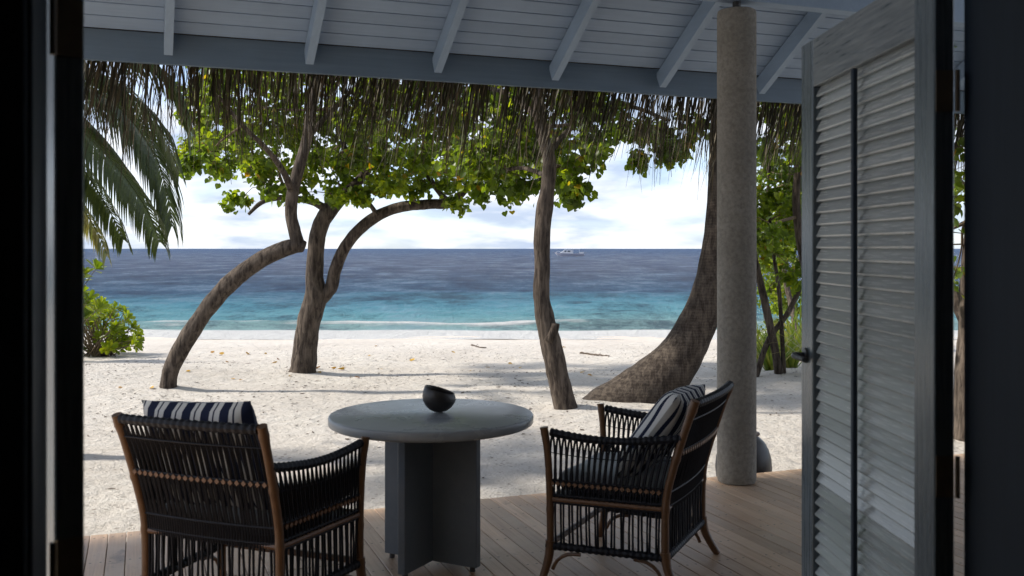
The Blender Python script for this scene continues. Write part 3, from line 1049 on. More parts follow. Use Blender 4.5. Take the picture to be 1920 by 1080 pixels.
def chair(label, lat, dep, fwd, lab_p, lab_s, px_=0, prz=0, pz=0, py_=-.225, lean=17):
    x, y = LD(lat, dep)
    fx, fy = LD(*fwd)
    rz = math.atan2(fy, fx) - math.pi / 2
    c = thing('armchair', label, 'chair', (x, y, 0), rz, 'rattan armchairs at the round table')
    for name, me_, kind in CD:
        o_ = link_mesh(name, me_, None, c)
        if kind: o_['kind'] = kind
    for p in CSP:
        link_mesh('strand', CSM, None, c, p, (random.uniform(-.03, .03), random.uniform(-.03, .03), random.uniform(0, 3)))
    Mz = Matrix.Translation((x, y, 0)) @ Matrix.Rotation(rz, 4, 'Z')
    s_ = link_mesh('seat_cushion', SEAT)
    s_.matrix_world = Mz @ Matrix.Translation((0, .02, .452)) @ Matrix.Rotation(R(90), 4, 'X')
    tag(s_, lab_s, 'cushion', 'pale seat cushions')
    p_ = link_mesh('striped_cushion', PIL)
    p_.matrix_world = Mz @ Matrix.Translation((px_, py_, .735 + pz)) @ Matrix.Rotation(R(lean), 4, 'X') @ Matrix.Rotation(prz, 4, 'Y')
    tag(p_, lab_p, 'cushion', 'striped back cushions')
    return c
chair('black woven rattan armchair turned with its back to the doorway', -1.135, 4.28, (.37, .93),
      'navy and white striped cushion in the armchair with its back to the doorway', 'pale seat cushion in the armchair with its back to the doorway', -.045, R(-3), -.022, -.215, 18)
chair('black woven rattan armchair turned sideways beside the concrete column', .60, 4.89, (-.905, .425),
      'navy and white striped cushion in the armchair beside the column', 'pale seat cushion in the armchair beside the column', -.02, R(3), -.045, -.155, 36)

# ------------------------------------------------------------------ trees
def wobble(k=1.0):
    def f(p): return 1 + k * (.075 * noise.noise(p * 5) + .045 * noise.noise(p * 14) + .03 * noise.noise(Vector((p.x * 30, p.y * 30, p.z * 5))))
    return f

def path_px(pts, d0, d1=None):
    """pts: (px, py, width px[, depth]) -> (Vector, radius)"""
    o = []; n_ = len(pts)
    for i, p in enumerate(pts):
        d = p[3] if len(p) > 3 else (d0 if d1 is None else lerp(d0, d1, i / (n_ - 1)))
        o.append((W(p[0], p[1], d), p[2] / F * d / 2))
    return o

HEART = np.array([(0, 0, 0), (-.27, -.14, .05), (-.53, .18, .11), (-.40, .58, .07), (0, .98, -.08), (.40, .58, .07), (.53, .18, .11), (.27, -.14, .05)])
HF = np.array([[0, 4, 3, 2, 1], [0, 7, 6, 5, 4]])
PADDLE = np.array([(0, 0, 0), (-.09, .25, .01), (-.23, .68, .05), (-.17, .95, .03), (0, 1.03, -.02), (.17, .95, .03), (.23, .68, .05), (.09, .25, .01)])

def leaves_mesh(name, C, D, Nn, S, tmpl, rnd, mat_, org):
    n_ = len(C)
    D = D / np.linalg.norm(D, axis=1, keepdims=True)
    U = np.cross(D, Nn); U /= np.linalg.norm(U, axis=1, keepdims=True) + 1e-9
    Nn = np.cross(U, D)
    k = len(tmpl)
    V = C[:, None, :] + S[:, None, None] * (tmpl[None, :, 0:1] * U[:, None, :] + tmpl[None, :, 1:2] * D[:, None, :] + tmpl[None, :, 2:3] * Nn[:, None, :])
    V = V.reshape(-1, 3) - np.array(org)[None, :]
    Fc = (HF[None] + (np.arange(n_) * k)[:, None, None]).reshape(-1, 5)
    me = bpy.data.meshes.new(name)
    nf = len(Fc)
    me.vertices.add(len(V)); me.vertices.foreach_set('co', V.astype(np.float32).ravel())
    me.loops.add(nf * 5); me.loops.foreach_set('vertex_index', Fc.astype(np.int32).ravel())
    me.polygons.add(nf); me.polygons.foreach_set('loop_start', np.arange(0, nf * 5, 5, dtype=np.int32))
    me.update(calc_edges=True)
    at = me.attributes.new('rnd', 'FLOAT', 'FACE'); at.data.foreach_set('value', np.repeat(rnd, 2).astype(np.float32))
    me.materials.append(mat_)
    return me

def crown_from(clumps, roots, per=46, leaf=(.07, .125), twig_mb=None, hang=.6):
    """clumps: (Vector, radius). roots: list of (Vector, radius) on the limbs. returns leaf arrays; adds branches to twig_mb"""
    nodes = [(p, r) for p, r in roots]
    todo = sorted(clumps, key=lambda c: min((c[0] - p).length for p, r in roots))
    C = []; D = []; Nn = []; S = []; Rn = []
    for c, rad in todo:
        j = min(range(len(nodes)), key=lambda i: (nodes[i][0] - c).length + (0.35 if nodes[i][1] < .008 else 0))
        p0, r0 = nodes[j]
        r0 = min(r0 * .7, .030); r1 = max(.005, r0 * .45)
        ln = (c - p0).length
        mid = (p0 + c) / 2 + Vector((random.gauss(0, .10), random.gauss(0, .10), random.gauss(0.06, .08))) * ln
        P, Q = catmull([(p0, r0), (mid, (r0 + r1) / 2), (c, r1)], .14)
        twig_mb.tube(P, Q, 5, False)
        nodes.append((mid, (r0 + r1) / 2)); nodes.append((c, r1))
        tone = random.gauss(.42, .16)
        nt_ = max(3, int(6 * rad / .4))
        for t in range(nt_):
            dv_ = Vector((random.gauss(0, 1), random.gauss(0, 1), random.gauss(-.05, .6))).normalized() * rad * random.uniform(.7, 1.15)
            e = c + dv_
            mm = c + dv_ * .5 + Vector((0, 0, .08 * rad))
            twig_mb.tube([c, mm, e], [.0055, .004, .002], 4, False)
            for q in range(max(3, int(per / nt_))):
                w = random.uniform(.25, 1.08)
                b_ = c.lerp(e, w) + Vector((random.gauss(0, .05), random.gauss(0, .05), random.gauss(-.01, .05)))
                dd_ = Vector((dv_.x / rad * .5 + random.gauss(0, .5), dv_.y / rad * .5 + random.gauss(0, .5), -hang + random.gauss(0, .4)))
                C.append(b_); D.append(dd_)
                Nn.append((random.gauss(0, .55), random.gauss(0, .55), 1.0))
                S.append(random.uniform(*leaf)); Rn.append(min(.9, max(0, tone + random.gauss(0, .22))) if random.random() > .02 else random.uniform(.93, 1))
    return [np.array([tuple(x) for x in a]) if a is not S and a is not Rn else np.array(a) for a in (C, D, Nn, S, Rn)]

def make_tree(name, label, cat, base, limbs, clumps, leafmat='leaf', per=135, leaf=(.05, .10), group=None, tmpl=HEART, hang=.6, barkm='bark'):
    t = thing(name, label, cat, base, 0, group)
    mb_ = MB(); roots = []
    for li, pts in enumerate(limbs):
        P, Q = catmull(pts, .05)
        mb_.tube(P, Q, 14 if Q[0] > .06 else 8, True, wobble())
        for i in range(0, len(P), 4):
            if P[i].z > 1.75 and (i > len(P) * .45): roots.append((P[i], Q[i]))
    if not roots: roots = [(limbs[0][-1][0], limbs[0][-1][1])]
    mb_.build('trunk', M[barkm], t, smooth=True)
    if clumps:
        tw = MB()
        A = crown_from(clumps, roots, per, leaf, tw, hang)
        cr_ = link_mesh('crown', leaves_mesh('crown', *A[:4], tmpl, A[4], M[leafmat], base), None, t)
        cr_['kind'] = 'stuff'
        bt = tw.build('branches', M['twig'], t, smooth=True); bt['kind'] = 'stuff'
    return t

# canopy clumps over the beach, bounded below by the outline seen under the thatch
OUT = [(325, 318), (370, 335), (430, 350), (470, 392), (520, 372), (560, 384), (640, 386), (680, 366), (720, 368), (780, 366), (850, 384), (900, 374), (960, 384), (1010, 372), (1090, 372), (1112, 318), (1155, 288)]
def out_y(x):
    for (a, ya), (b_, yb) in zip(OUT, OUT[1:]):
        if a <= x <= b_: return lerp(ya, yb, (x - a) / (b_ - a))
    return 250
CL = {1: [], 2: [], 3: []}
def put_clump(px, py, d, r):
    c = W(px, py, d)
    k = 3 if px > 900 else (1 if px < 520 else 2)
    CL[k].append((c, r))
random.seed(11)
for (px, py, d, r) in [(350, 305, 11.5, .24), (385, 300, 12.0, .30), (365, 285, 12.6, .2), (455, 372, 13.5, .22), (500, 350, 13.6, .32), (560, 362, 14, .3), (620, 368, 14.6, .32), (655, 362, 14.3, .3), (700, 360, 14.6, .26),
                       (730, 350, 14.2, .3), (765, 352, 14.8, .22), (815, 345, 14.6, .28), (862, 372, 14.4, .2), (880, 350, 14.2, .3), (925, 350, 13.4, .32), (970, 356, 12.6, .30), (985, 335, 12.2, .3), (1056, 345, 11.6, .2), (1078, 358, 11.4, .16),
                       (1065, 315, 11.2, .28), (1100, 285, 11, .28), (1130, 262, 10.8, .28), (1090, 230, 11, .34), (1060, 270, 11.6, .3),
                       (1205, 300, 12.0, .2), (1235, 285, 12.0, .26), (1265, 290, 12.1, .22), (1215, 260, 12, .3), (1290, 270, 12.2, .2), (1180, 235, 11.8, .26), (1250, 235, 12.2, .3), (1305, 235, 12.4, .26), (1150, 215, 11.6, .28)]:
    put_clump(px, py, d, r)
for i in range(330):
    px = random.uniform(365, 1110)
    ytop = -130 if px > 450 else 60
    d = random.uniform(13.3, 17.5) if px < 880 else random.uniform(11.5, 14.5)
    r = random.uniform(.28, .46)
    py = random.uniform(ytop, out_y(px) - r * F / d * .9)
    if px < 440 and py < 200 and random.random() < .5: continue
    put_clump(px, py, d, r)

g1, d1 = on_ground(316, 726)
T1 = path_px([(314, 738, 36), (317, 712, 30), (322, 690, 31), (345, 645, 33), (382, 588, 32), (432, 530, 33), (490, 487, 31), (535, 466, 30), (556, 458, 27), (553, 436, 24), (546, 402, 23), (549, 362, 23), (561, 312, 22), (575, 262, 20), (584, 200, 19), (600, 130, 17), (610, 40, 14), (640, -60, 9)], d1)
T1b = path_px([(549, 362, 15), (530, 320, 12), (500, 280, 10), (450, 230, 8), (410, 180, 6)], d1, d1 - 1.2)
T1s = path_px([(548, 462, 26), (563, 461, 25), (571, 463, 21)], d1)
make_tree('beach_tree', 'leaning beach tree with a sharp elbow in its bare trunk', 'tree', g1, [T1, T1b, T1s, path_px([(575, 262, 12), (610, 220, 10), (680, 150, 7)], d1, d1 + 1)], CL[1], group='trees between the deck and the sea')
g2, d2 = on_ground(568, 696)
T2 = path_px([(564, 712, 62), (569, 690, 49), (573, 650, 45), (580, 600, 43), (592, 556, 44), (590, 520, 33), (592, 470, 31), (600, 425, 31), (616, 396, 31), (640, 372, 24), (680, 330, 18), (720, 260, 14), (760, 160, 11), (780, 20, 8)], d2)
T2r = path_px([(598, 562, 30), (620, 540, 25), (629, 505, 23), (648, 462, 22), (688, 418, 22), (740, 391, 20), (800, 383, 19), (842, 381, 19), (868, 362, 12), (900, 320, 9), (960, 270, 7)], d2, d2 - .3)
T2l = path_px([(616, 396, 18), (590, 380, 13), (560, 373, 12), (520, 371, 11), (490, 380, 9), (466, 402, 6)], d2, d2 - .5)
T2c = path_px([(842, 381, 13), (820, 355, 12), (800, 320, 10), (800, 260, 8), (830, 180, 6)], d2 - .3, d2)
T2d = path_px([(708, 405, 10), (695, 385, 8), (680, 368, 6), (670, 345, 5)], d2 - .2)
T2e = path_px([(610, 400, 18), (650, 350, 12), (640, 250, 10), (600, 120, 8)], d2, d2 + 1.5)
make_tree('beach_tree', 'forked beach tree with one limb arching over level above the sea', 'tree', g2, [T2, T2r, T2l, T2c, T2d, T2e], CL[2], group='trees between the deck and the sea')
g3, d3 = on_ground(1060, 764)
T3 = path_px([(1064, 780, 50), (1059, 757, 43), (1046, 705, 40), (1034, 650, 40), (1022, 600, 37), (1015, 555, 31), (1017, 500, 30), (1016, 455, 31), (1020, 400, 32), (1027, 350, 27), (1030, 300, 26), (1020, 262, 25), (1012, 220, 24), (1005, 150, 20), (1000, 60, 15), (990, -60, 9)], d3)
T3s = path_px([(1028, 640, 20), (1038, 620, 19), (1041, 606, 18)], d3 - .08)
T3b = path_px([(1028, 290, 14), (1060, 250, 11), (1110, 215, 9), (1180, 200, 8), (1250, 225, 6)], d3, d3 + .8)
T3c = path_px([(1012, 225, 13), (960, 180, 10), (900, 160, 8), (840, 130, 6)], d3, d3 + 1.5)
T3d = path_px([(1024, 330, 10), (980, 315, 8), (930, 322, 6)], d3, d3 + .9)
make_tree('beach_tree', 'upright beach tree with a sawn branch stub low on its trunk', 'tree', g3, [T3, T3s, T3b, T3c, T3d], CL[3], group='trees between the deck and the sea')

# coconut palms
def frond_mesh(p0, az, el, length, droop, rnd0=.4, nl=52, leaflet=.62, yellow=0.0):
    """one frond: arching rachis and two rows of hanging leaflets"""
    mb_ = MB(); pts = []; n_ = 22
    if isinstance(p0, list):                       # rachis given as a curve
        P_, _ = catmull([(q, 0) for q in p0], .02)
        pts = [P_[int(i * (len(P_) - 1) / n_)] for i in range(n_ + 1)]
        h = (pts[-1] - pts[0]); h.z = 0; h.normalize()
    else:
        h = Vector((math.cos(az), math.sin(az), 0))
        p = Vector(p0); e = el
        for i in range(n_ + 1):
            pts.append(p.copy())
            e -= droop / n_ * (0.5 + i / n_)
            p = p + (h * math.cos(e) + Vector((0, 0, math.sin(e)))) * (length / n_)
    mb_.tube(pts, [lerp(.020, .003, (i / n_) ** .8) for i in range(n_ + 1)], 5, False, None, .75)
    side = h.cross(Vector((0, 0, 1)))
    for k in range(nl):
        w = .14 + .86 * (k + random.random() * .4) / nl
        f_ = w * n_; i = min(n_ - 1, int(f_)); b_ = pts[i].lerp(pts[i + 1], f_ - i)
        t = (pts[i + 1] - pts[i]).normalized()
        ll = leaflet * (math.sin(math.pi * min(1, .14 + .80 * w)) ** .6) * random.uniform(.85, 1.1)
        for s in (-1, 1):
            d0 = (t * .75 + side * s * .75 + Vector((0, 0, .10))).normalized()
            d2_ = (t * .35 + side * s * .22 + Vector((0, 0, -1.0))).normalized()
            q0 = b_; wd = .013 * random.uniform(.8, 1.15)
            vs = []; q = q0.copy()
            nseg = 5
            for j in range(nseg + 1):
                u = j / nseg
                dd_ = d0.lerp(d2_, min(1, u * 1.25 + .12)).normalized()
                wv_ = t.cross(dd_).cross(dd_).normalized() if abs(t.dot(dd_)) < .98 else side
                wv_ = (wv_ + Vector((random.gauss(0, .1), random.gauss(0, .1), 0))).normalized()
                ww = wd * (1 - u ** 2.2) * (.55 + .45 * min(1, u * 5)) + .0008
                vs += [q - wv_ * ww, q + wv_ * ww]
                q = q + dd_ * ll / nseg
            fs = [(2 * j, 2 * j + 1, 2 * j + 3, 2 * j + 2) for j in range(nseg)]
            mb_.add(vs, fs, min(1, max(0, rnd0 + random.gauss(0, .12) + yellow * random.random())))
    return mb_

def make_palm(label, base, trunk, fronds, barkm='palm_bark', toe=None):
    t = thing('palm_tree', label, 'palm tree', base)
    P, Q = catmull(trunk, .05)
    mb_ = MB().tube(P, Q, 22, True, lambda p: 1 + .03 * noise.noise(p * 6) + .02 * noise.noise(Vector((p.x * 25, p.y * 25, p.z * 3))))
    if toe:
        P, Q = catmull(toe, .04)
        mb_.tube(P, Q, 16, True, wobble())
    mb_.build('trunk', M[barkm], t, smooth=True)
    for a in fronds:
        mb_ = frond_mesh(*a)
        mb_.build('frond', M['frond'], t)
    return t
gp, dp = on_ground(1215, 748)
def pe(y, xl, w): return (xl + w / 2, y, w)
PT = path_px([(1095, 832, 150), (1150, 790, 138), (1207, 742, 120), (1229, 720, 106), (1250, 698, 96), (1273, 670, 85), (1287, 648, 78), (1302, 618, 73), pe(590, 1280, 70), pe(550, 1297, 66), pe(500, 1310, 62), pe(440, 1320, 58), pe(380, 1326, 55), pe(320, 1329, 52), pe(250, 1331, 50), pe(150, 1337, 48), pe(0, 1352, 45), pe(-250, 1385, 42), pe(-480, 1430, 44)], dp)
random.seed(5)
top = PT[-1][0]
make_palm('coconut palm with a swollen curved trunk base behind the concrete column', gp, PT,
          [(top + Vector((0, 0, .05)), 2 * math.pi * k / 13 + random.uniform(-.2, .2), R(random.uniform(20, 70)), random.uniform(2.6, 3.3), R(random.uniform(70, 120)), .35, 44, .6) for k in range(13)])
# palm whose fronds hang in from beside the house
pb_xy = LD(-4.35, 8.3)
pz = ground(*pb_xy)
lp = Vector((pb_xy[0], pb_xy[1], pz))
ct = W(0, 190, 8.2)
trk = [(lp + Vector((0, 0, -.1)), .20), (lp + Vector((.02, 0, .5)), .13), (lp.lerp(ct, .6) + Vector((.04, 0, 0)), .11), (ct, .10)]
def azc(deg): return R(deg) - YAW          # 0 = to the right across the view, 90 = away
def rach(pts): return [ct] + [W(*q) for q in pts]
FR = [(rach([(110, 150, 8.1), (215, 195, 8.0), (290, 290, 7.9), (318, 385, 7.9), (322, 425, 7.9)]), 0, 0, 0, 0, .25, 66, .62),
      (rach([(90, 175, 8.3), (180, 245, 8.4), (250, 335, 8.5), (288, 420, 8.6)]), 0, 0, 0, 0, .35, 60, .55),
      (rach([(100, 90, 8.4), (220, 90, 8.6), (310, 140, 8.8), (350, 215, 8.9), (358, 262, 8.9)]), 0, 0, 0, 0, .15, 60, .50),
      (rach([(80, 240, 8.0), (150, 310, 7.9), (205, 395, 7.8), (232, 450, 7.8)]), 0, 0, 0, 0, .45, 50, .42),
      (rach([(80, 300, 8.6), (140, 370, 8.8), (185, 440, 9.0), (200, 480, 9.0)]), 0, 0, 0, 0, .75, 46, .36, .3),
      (rach([(90, 200, 7.7), (190, 280, 7.6), (268, 380, 7.5), (300, 455, 7.5)]), 0, 0, 0, 0, .30, 60, .5),
      (rach([(100, 120, 8.8), (200, 150, 9.0), (290, 225, 9.2), (335, 320, 9.3)]), 0, 0, 0, 0, .15, 60, .55),
      (rach([(60, 60, 8.0), (140, 20, 7.9), (220, 40, 7.7), (270, 110, 7.6)]), 0, 0, 0, 0, .25, 56, .55),
      (ct, azc(75), R(40), 2.5, R(110), .35, 46, .6), (ct, azc(120), R(55), 2.5, R(115), .3, 46, .6), (ct, azc(165), R(35), 2.5, R(100), .3, 46, .6),
      (ct, azc(-80), R(48), 2.4, R(110), .3, 46, .6), (ct, azc(-125), R(40), 2.4, R(110), .3, 46, .6), (ct, azc(205), R(60), 2.4, R(115), .3, 46, .6), (ct, azc(50), R(80), 2.2, R(90), .45, 46, .55)]
make_palm('young palm with drooping green fronds hanging past the door frame', lp, trk, FR)

# ------------------------------------------------------------------ shrubs
def make_shrub(label, base, tips, leaf=(.12, .19), per=13, group='leafy beach shrubs', name='beach_shrub'):
    t = thing(name, label, 'shrub', base, 0, group)
    st = MB(); C = []; D = []; Nn = []; S = []; Rn = []
    for e in tips:
        e = Vector(e)
        b0 = Vector(base) + Vector((random.gauss(0, .12), random.gauss(0, .12), 0))
        mid = b0.lerp(e, .5) + Vector((random.gauss(0, .06), random.gauss(0, .06), .06))
        P, Q = catmull([(b0, .013), (mid, .010), (e, .006)], .1)
        st.tube(P, Q, 5, False)
        ax = (e - mid).normalized()
        tone = random.gauss(.45, .2)
        for k in range(per):
            an = k * 2.4 + random.random() * .5
            a1 = ax.orthogonal().normalized(); b1 = ax.cross(a1)
            rd = a1 * math.cos(an) + b1 * math.sin(an)
            lift = lerp(-.1, .95, k / per)
            d_ = rd * (1 - .35 * lift) + ax * (lift + .12) + Vector((0, 0, .15))
            C.append(e - ax * random.uniform(0, .09) * (1 - k / per) * 1.6); D.append(d_)
            Nn.append(ax * 1.0 - rd * .6 + Vector((random.gauss(0, .1), random.gauss(0, .1), .1)))
            S.append(random.uniform(*leaf) * (1 - .25 * lift)); Rn.append(min(1, max(0, tone + random.gauss(0, .14))))
    arr = [np.array([tuple(x) for x in a]) for a in (C, D, Nn)]
    cr_ = link_mesh('crown', leaves_mesh('crown', *arr, np.array(S), PADDLE, np.array(Rn), M['shrub'], base), None, t)
    cr_['kind'] = 'stuff'
    b_ = st.build('stems', M['twig'], t, smooth=True); b_['kind'] = 'stuff'
    return t
random.seed(21)
gs, ds = on_ground(190, 668)
tips = []
for i in range(95):
    px = random.uniform(90, 262); top_ = 572 + (abs(px - 195) / 75) ** 2 * 32 if px > 195 else 560
    py = random.uniform(top_, 655)
    tips.append(W(px, py, ds + random.uniform(-.7, 1.1)))
make_shrub('bright green beach shrub with paddle leaves at the edge of the sand', gs, tips)
gs2 = W(120, 690, ds - 1.5); gs2.z = ground(gs2.x, gs2.y)
tips = [W(random.uniform(60, 192), random.uniform(490, 600), ds - 1.5 + random.uniform(-.4, .4)) for i in range(34)]
make_shrub('taller beach shrub with broad glossy leaves beside the young palm', gs2, tips, (.17, .26), 10)

def strap_tuft(label, base, n_, ln, group='strap leaved tufts'):
    t = thing('strap_leaf_plant', label, 'plant', base, 0, group)
    mb_ = MB()
    for k in range(n_):
        az = random.uniform(0, 2 * math.pi); e = R(random.uniform(45, 86)); l_ = ln * random.uniform(.6, 1.1)
        h = Vector((math.cos(az), math.sin(az), 0)); side = Vector((-h.y, h.x, 0))
        p = Vector(base) + h * random.uniform(0, .10); p.z -= .02
        vs = []; ns = 7
        dr = R(random.uniform(50, 120))
        for j in range(ns + 1):
            u = j / ns
            w = .019 * (1 - u ** 2) + .001
            vs += [p - side * w, p + side * w]
            e -= dr / ns * u * 1.6
            p = p + (h * math.cos(e) + Vector((0, 0, math.sin(e)))) * l_ / ns
        mb_.add(vs, [(2 * j, 2 * j + 1, 2 * j + 3, 2 * j + 2) for j in range(ns)], random.random())
    mb_.build('leaves', M['strap'], t)['kind'] = 'stuff'
    return t
random.seed(31)
for (px, py, n_, ln, lab) in [(1448, 694, 46, .95, 'clump of strap leaves on the low sand bank beyond the clay jar'), (1482, 690, 60, 1.35, 'tall clump of strap leaves against the leafy thicket'), (1540, 700, 50, 1.2, 'clump of strap leaves behind the louvred door'), (1412, 678, 44, .9, 'spreading clump of strap leaves beside the crossing stems'), (1500, 676, 60, 1.5, 'tallest clump of strap leaves rising behind the others'), (1425, 684, 30, .8, 'small clump of strap leaves at the foot of the slanting stem')]:
    p, d = on_ground(px, py)
    strap_tuft(lab, p, n_, ln)

# thicket on the right: several leaning stems with loose crowns
random.seed(41)
def thicket(label, bpx, bpy_, limbs_px, ranges, nclump, rr=(.22, .38), per=110, leaf=(.05, .095)):
    p, d = on_ground(bpx, bpy_)
    limbs = [path_px(l, d, d + o_) for l, o_ in limbs_px]
    for l in limbs:
        if abs(l[0][0].z - p.z) < .6: l[0] = (Vector((l[0][0].x, l[0][0].y, ground(l[0][0].x, l[0][0].y) - .05)), l[0][1])
    cl = []
    for k in range(nclump):
        x0, x1, y0, y1, o0, o1 = ranges
        cl.append((W(random.uniform(x0, x1), random.uniform(y0, y1), d + random.uniform(o0, o1)), random.uniform(*rr)))
    make_tree('thicket_tree', label, 'tree', p, limbs, cl, per=per, leaf=leaf, group='thicket trees beside the house')
thicket('slender leafy tree with crossing stems behind the concrete column', 1462, 700,
        [([(1462, 712, 17), (1450, 640, 15), (1428, 540, 14), (1412, 470, 12), (1400, 380, 9), (1390, 250, 7)], 0),
         ([(1415, 690, 12), (1440, 640, 11), (1475, 590, 10), (1500, 540, 9), (1530, 470, 8)], .2),
         ([(1470, 700, 9), (1462, 560, 8), (1450, 470, 7), (1440, 360, 6), (1450, 240, 5)], .5)],
        (1395, 1540, 60, 520, -.5, 2.2), 52)
thicket('leafy tree with a bent pale stem between the column and the louvred door', 1560, 705,
        [([(1560, 715, 22), (1540, 600, 19), (1510, 500, 17), (1494, 400, 15), (1496, 320, 14), (1512, 230, 11), (1520, 80, 8)], -.4)],
        (1440, 1680, -60, 430, -1.0, 1.5), 60)
thicket('leafy bush tree behind the strap leaved plants', 1500, 662,
        [([(1500, 680, 14), (1490, 600, 12), (1470, 500, 9), (1480, 400, 6)], 1.5)],
        (1405, 1560, 320, 668, .6, 2.6), 90, (.25, .4), 110)
gq, dq = on_ground(1812, 822)
cl = [(W(random.uniform(1700, 2000), random.uniform(-150, 560), dq + random.uniform(-.8, 2.6)), random.uniform(.28, .42)) for k in range(70)]
make_tree('thicket_tree', 'thick rough barked tree beside the deck seen through the hinge gap', 'tree', gq,
          [path_px([(1822, 840, 74), (1820, 780, 60), (1818, 700, 54), (1822, 620, 50), (1826, 500, 46), (1840, 350, 40), (1850, 150, 30), (1860, -100, 18)], dq), path_px([(1822, 620, 30), (1790, 560, 22), (1760, 480, 16), (1730, 350, 10)], dq, dq + .6)], cl, per=30, group='thicket trees beside the house')

# ------------------------------------------------------------------ boat
bp = W(1068, 480.5, 345)
bz = SEA
boat = thing('motor_boat', 'white cabin motor boat lying far out on the sea', 'boat', (bp.x, bp.y, bz), -YAW)
mb = MB()
# hull sections along x (bow at -x)
secs = [(-5.3, .03, 1.30, 1.28), (-4.4, .75, 1.18, .35), (-3.0, 1.25, 1.08, .02), (-1.0, 1.5, .98, -.15), (2.0, 1.55, .90, -.2), (5.0, 1.45, .88, -.2)]
vs = []; fs = []
for x, w, zt_, zb in secs:
    vs += [(x, -w, zt_), (x, -w * .75, zb), (x, w * .75, zb), (x, w, zt_)]
for i in range(len(secs) - 1):
    for k in range(4):
        k2 = (k + 1) % 4
        fs.append((i * 4 + k, i * 4 + k2, (i + 1) * 4 + k2, (i + 1) * 4 + k))
fs += [(0, 3, 2, 1), tuple(len(secs) * 4 - 4 + k for k in range(4))]
MB().add(vs, fs).build('hull', M['boat_hull'], boat, world=False)
mb = MB()
cv = [(-3.4, 1.08), (-2.3, 1.75), (-1.9, 2.05), (1.0, 2.05), (1.0, .95), (-3.4, .95)]
n_ = len(cv)
mb.add([(x, -1.1, z) for x, z in cv] + [(x, 1.1, z) for x, z in cv], [tuple(range(n_)), tuple(range(2 * n_ - 1, n_ - 1, -1))] + [(i, i + n_, (i + 1) % n_ + n_, (i + 1) % n_) for i in range(n_)])
mb.build('cabin', M['boat_white'], boat, world=False)
MB().box((.9, 0, 2.42), (2.6, 1.25, .06), Matrix.Rotation(R(-3), 3, 'Y')).build('roof', M['boat_white'], boat, world=False)
for x0, x1 in ((-2.0, -1.2), (-.9, .2)):
    MB().add([(x0, -1.115, 1.45), (x1, -1.115, 1.45), (x1, -1.115, 1.9), (x0 + .25, -1.115, 1.9)], [(0, 1, 2, 3)]).build('window', M['boat_dark'], boat, world=False)
for x in (1.2, 3.3):
    MB().tube([(x, -1.1, .9), (x, -1.1, 2.4)], .045, 6).build('post', M['boat_white'], boat, world=False)
MB().tube([(-1.2, 0, 2.4), (-1.25, 0, 3.1)], .04, 6).build('mast', M['boat_white'], boat, world=False)
MB().box((4.2, 0, 1.15), (.7, 1.2, .25)).build('stern_seat', M['boat_white'], boat, world=False)
MB().tube([(-4.9, -.4, 1.25), (-4.6, -.6, 1.75), (-3.2, -1.05, 1.6)], .03, 5).build('bow_rail', M['boat_white'], boat, world=False)

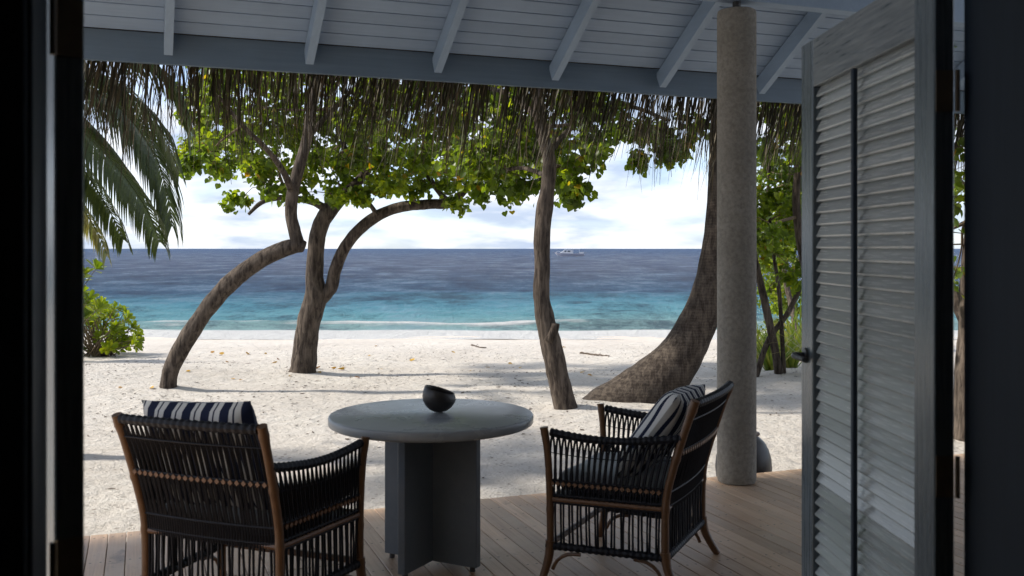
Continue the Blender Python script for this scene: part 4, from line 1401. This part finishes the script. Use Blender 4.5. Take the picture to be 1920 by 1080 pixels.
# ------------------------------------------------------------------ litter on the sand
random.seed(51)
fl = [(356, 697, 1), (418, 665, 1), (400, 662, 1), (437, 712, 0), (452, 714, 0), (425, 680, 0), (463, 664, 1), (500, 664, 1), (518, 681, 1), (524, 676, 1), (597, 691, 1), (595, 699, 1), (628, 692, 1), (642, 690, 1), (643, 694, 1), (674, 710, 1), (717, 693, 1),
      (774, 677, 0), (880, 696, 1), (912, 690, 1), (960, 683, 1), (975, 691, 1), (1060, 652, 1), (222, 728, 1), (283, 728, 1), (545, 706, 1), (705, 650, 1), (690, 668, 1), (850, 662, 1), (1092, 700, 1), (1110, 706, 1)]
for px, py, kind in fl:
    p, d = on_ground(px, py)
    sz = random.uniform(.055, .10)
    an = random.uniform(0, 6.28)
    C_ = np.array([[0., 0., .012]]); D_ = np.array([[math.cos(an), math.sin(an), random.uniform(-.05, .35)]]); N_ = np.array([[random.gauss(0, .35), random.gauss(0, .35), 1.]])
    o_ = link_mesh('fallen_leaf', leaves_mesh('fallen_leaf', C_, D_, N_, np.array([sz]), HEART, np.array([random.random()]), M['fallen'], (0, 0, 0)), None, None, p)
    tag(o_, 'dry yellow leaf lying on the sand among the beach trees', 'leaf', 'fallen leaves on the sand')
for pts, r_, lab in [([(1088, 663), (1112, 666), (1142, 669)], .022, 'thin dark stick on the sand between the stubbed tree and the palm'), ([(884, 648), (898, 652), (912, 653)], .022, 'short dark stick lying on the open beach')]:
    P = []
    for q in pts:
        g_, d_ = on_ground(*q); P.append(Vector((g_.x, g_.y, g_.z + .015)))
    st_ = thing('driftwood_stick', lab, 'stick', P[0])
    mb = MB()
    PP, QQ = catmull([(p, r_ * random.uniform(.6, 1)) for p in P], .08)
    mb.tube([p + Vector((0, 0, random.uniform(-.006, .012))) for p in PP], QQ, 6)
    mb.tube([PP[len(PP) // 2], PP[len(PP) // 2] + Vector((.10, .12, .03))], [.008, .004], 5)
    mb.build('stem', M['bits'], st_)
# small dry litter, uncountable
mb = MB()
for k in range(6500):
    lat = random.uniform(-7, 7); s = random.triangular(6.6, 24, 13)
    if lat / s > .32 or lat / s < -.46: continue
    x, y = LD(lat, s)
    if y < 6.0: continue
    if noise.noise(Vector((x * .6, y * .6, 2))) < -.05 and random.random() < .8: continue
    z = ground(x, y) + .004
    a = random.uniform(0, 6.28); l_ = random.uniform(.008, .03) * (1 if random.random() < .93 else 2.2); w = l_ * random.uniform(.15, .6)
    ca, sa = math.cos(a), math.sin(a)
    t_ = random.uniform(0, .012)
    mb.add([(x - ca * l_, y - sa * l_, z), (x + sa * w, y - ca * w, z + .002), (x + ca * l_, y + sa * l_, z + t_), (x - sa * w, y + ca * w, z + .006)], [(0, 1, 2, 3)])
o_ = mb.build('leaf_litter', M['bits'])
tag(o_, 'fine dark leaf litter scattered over the sand', 'litter', kind='stuff')
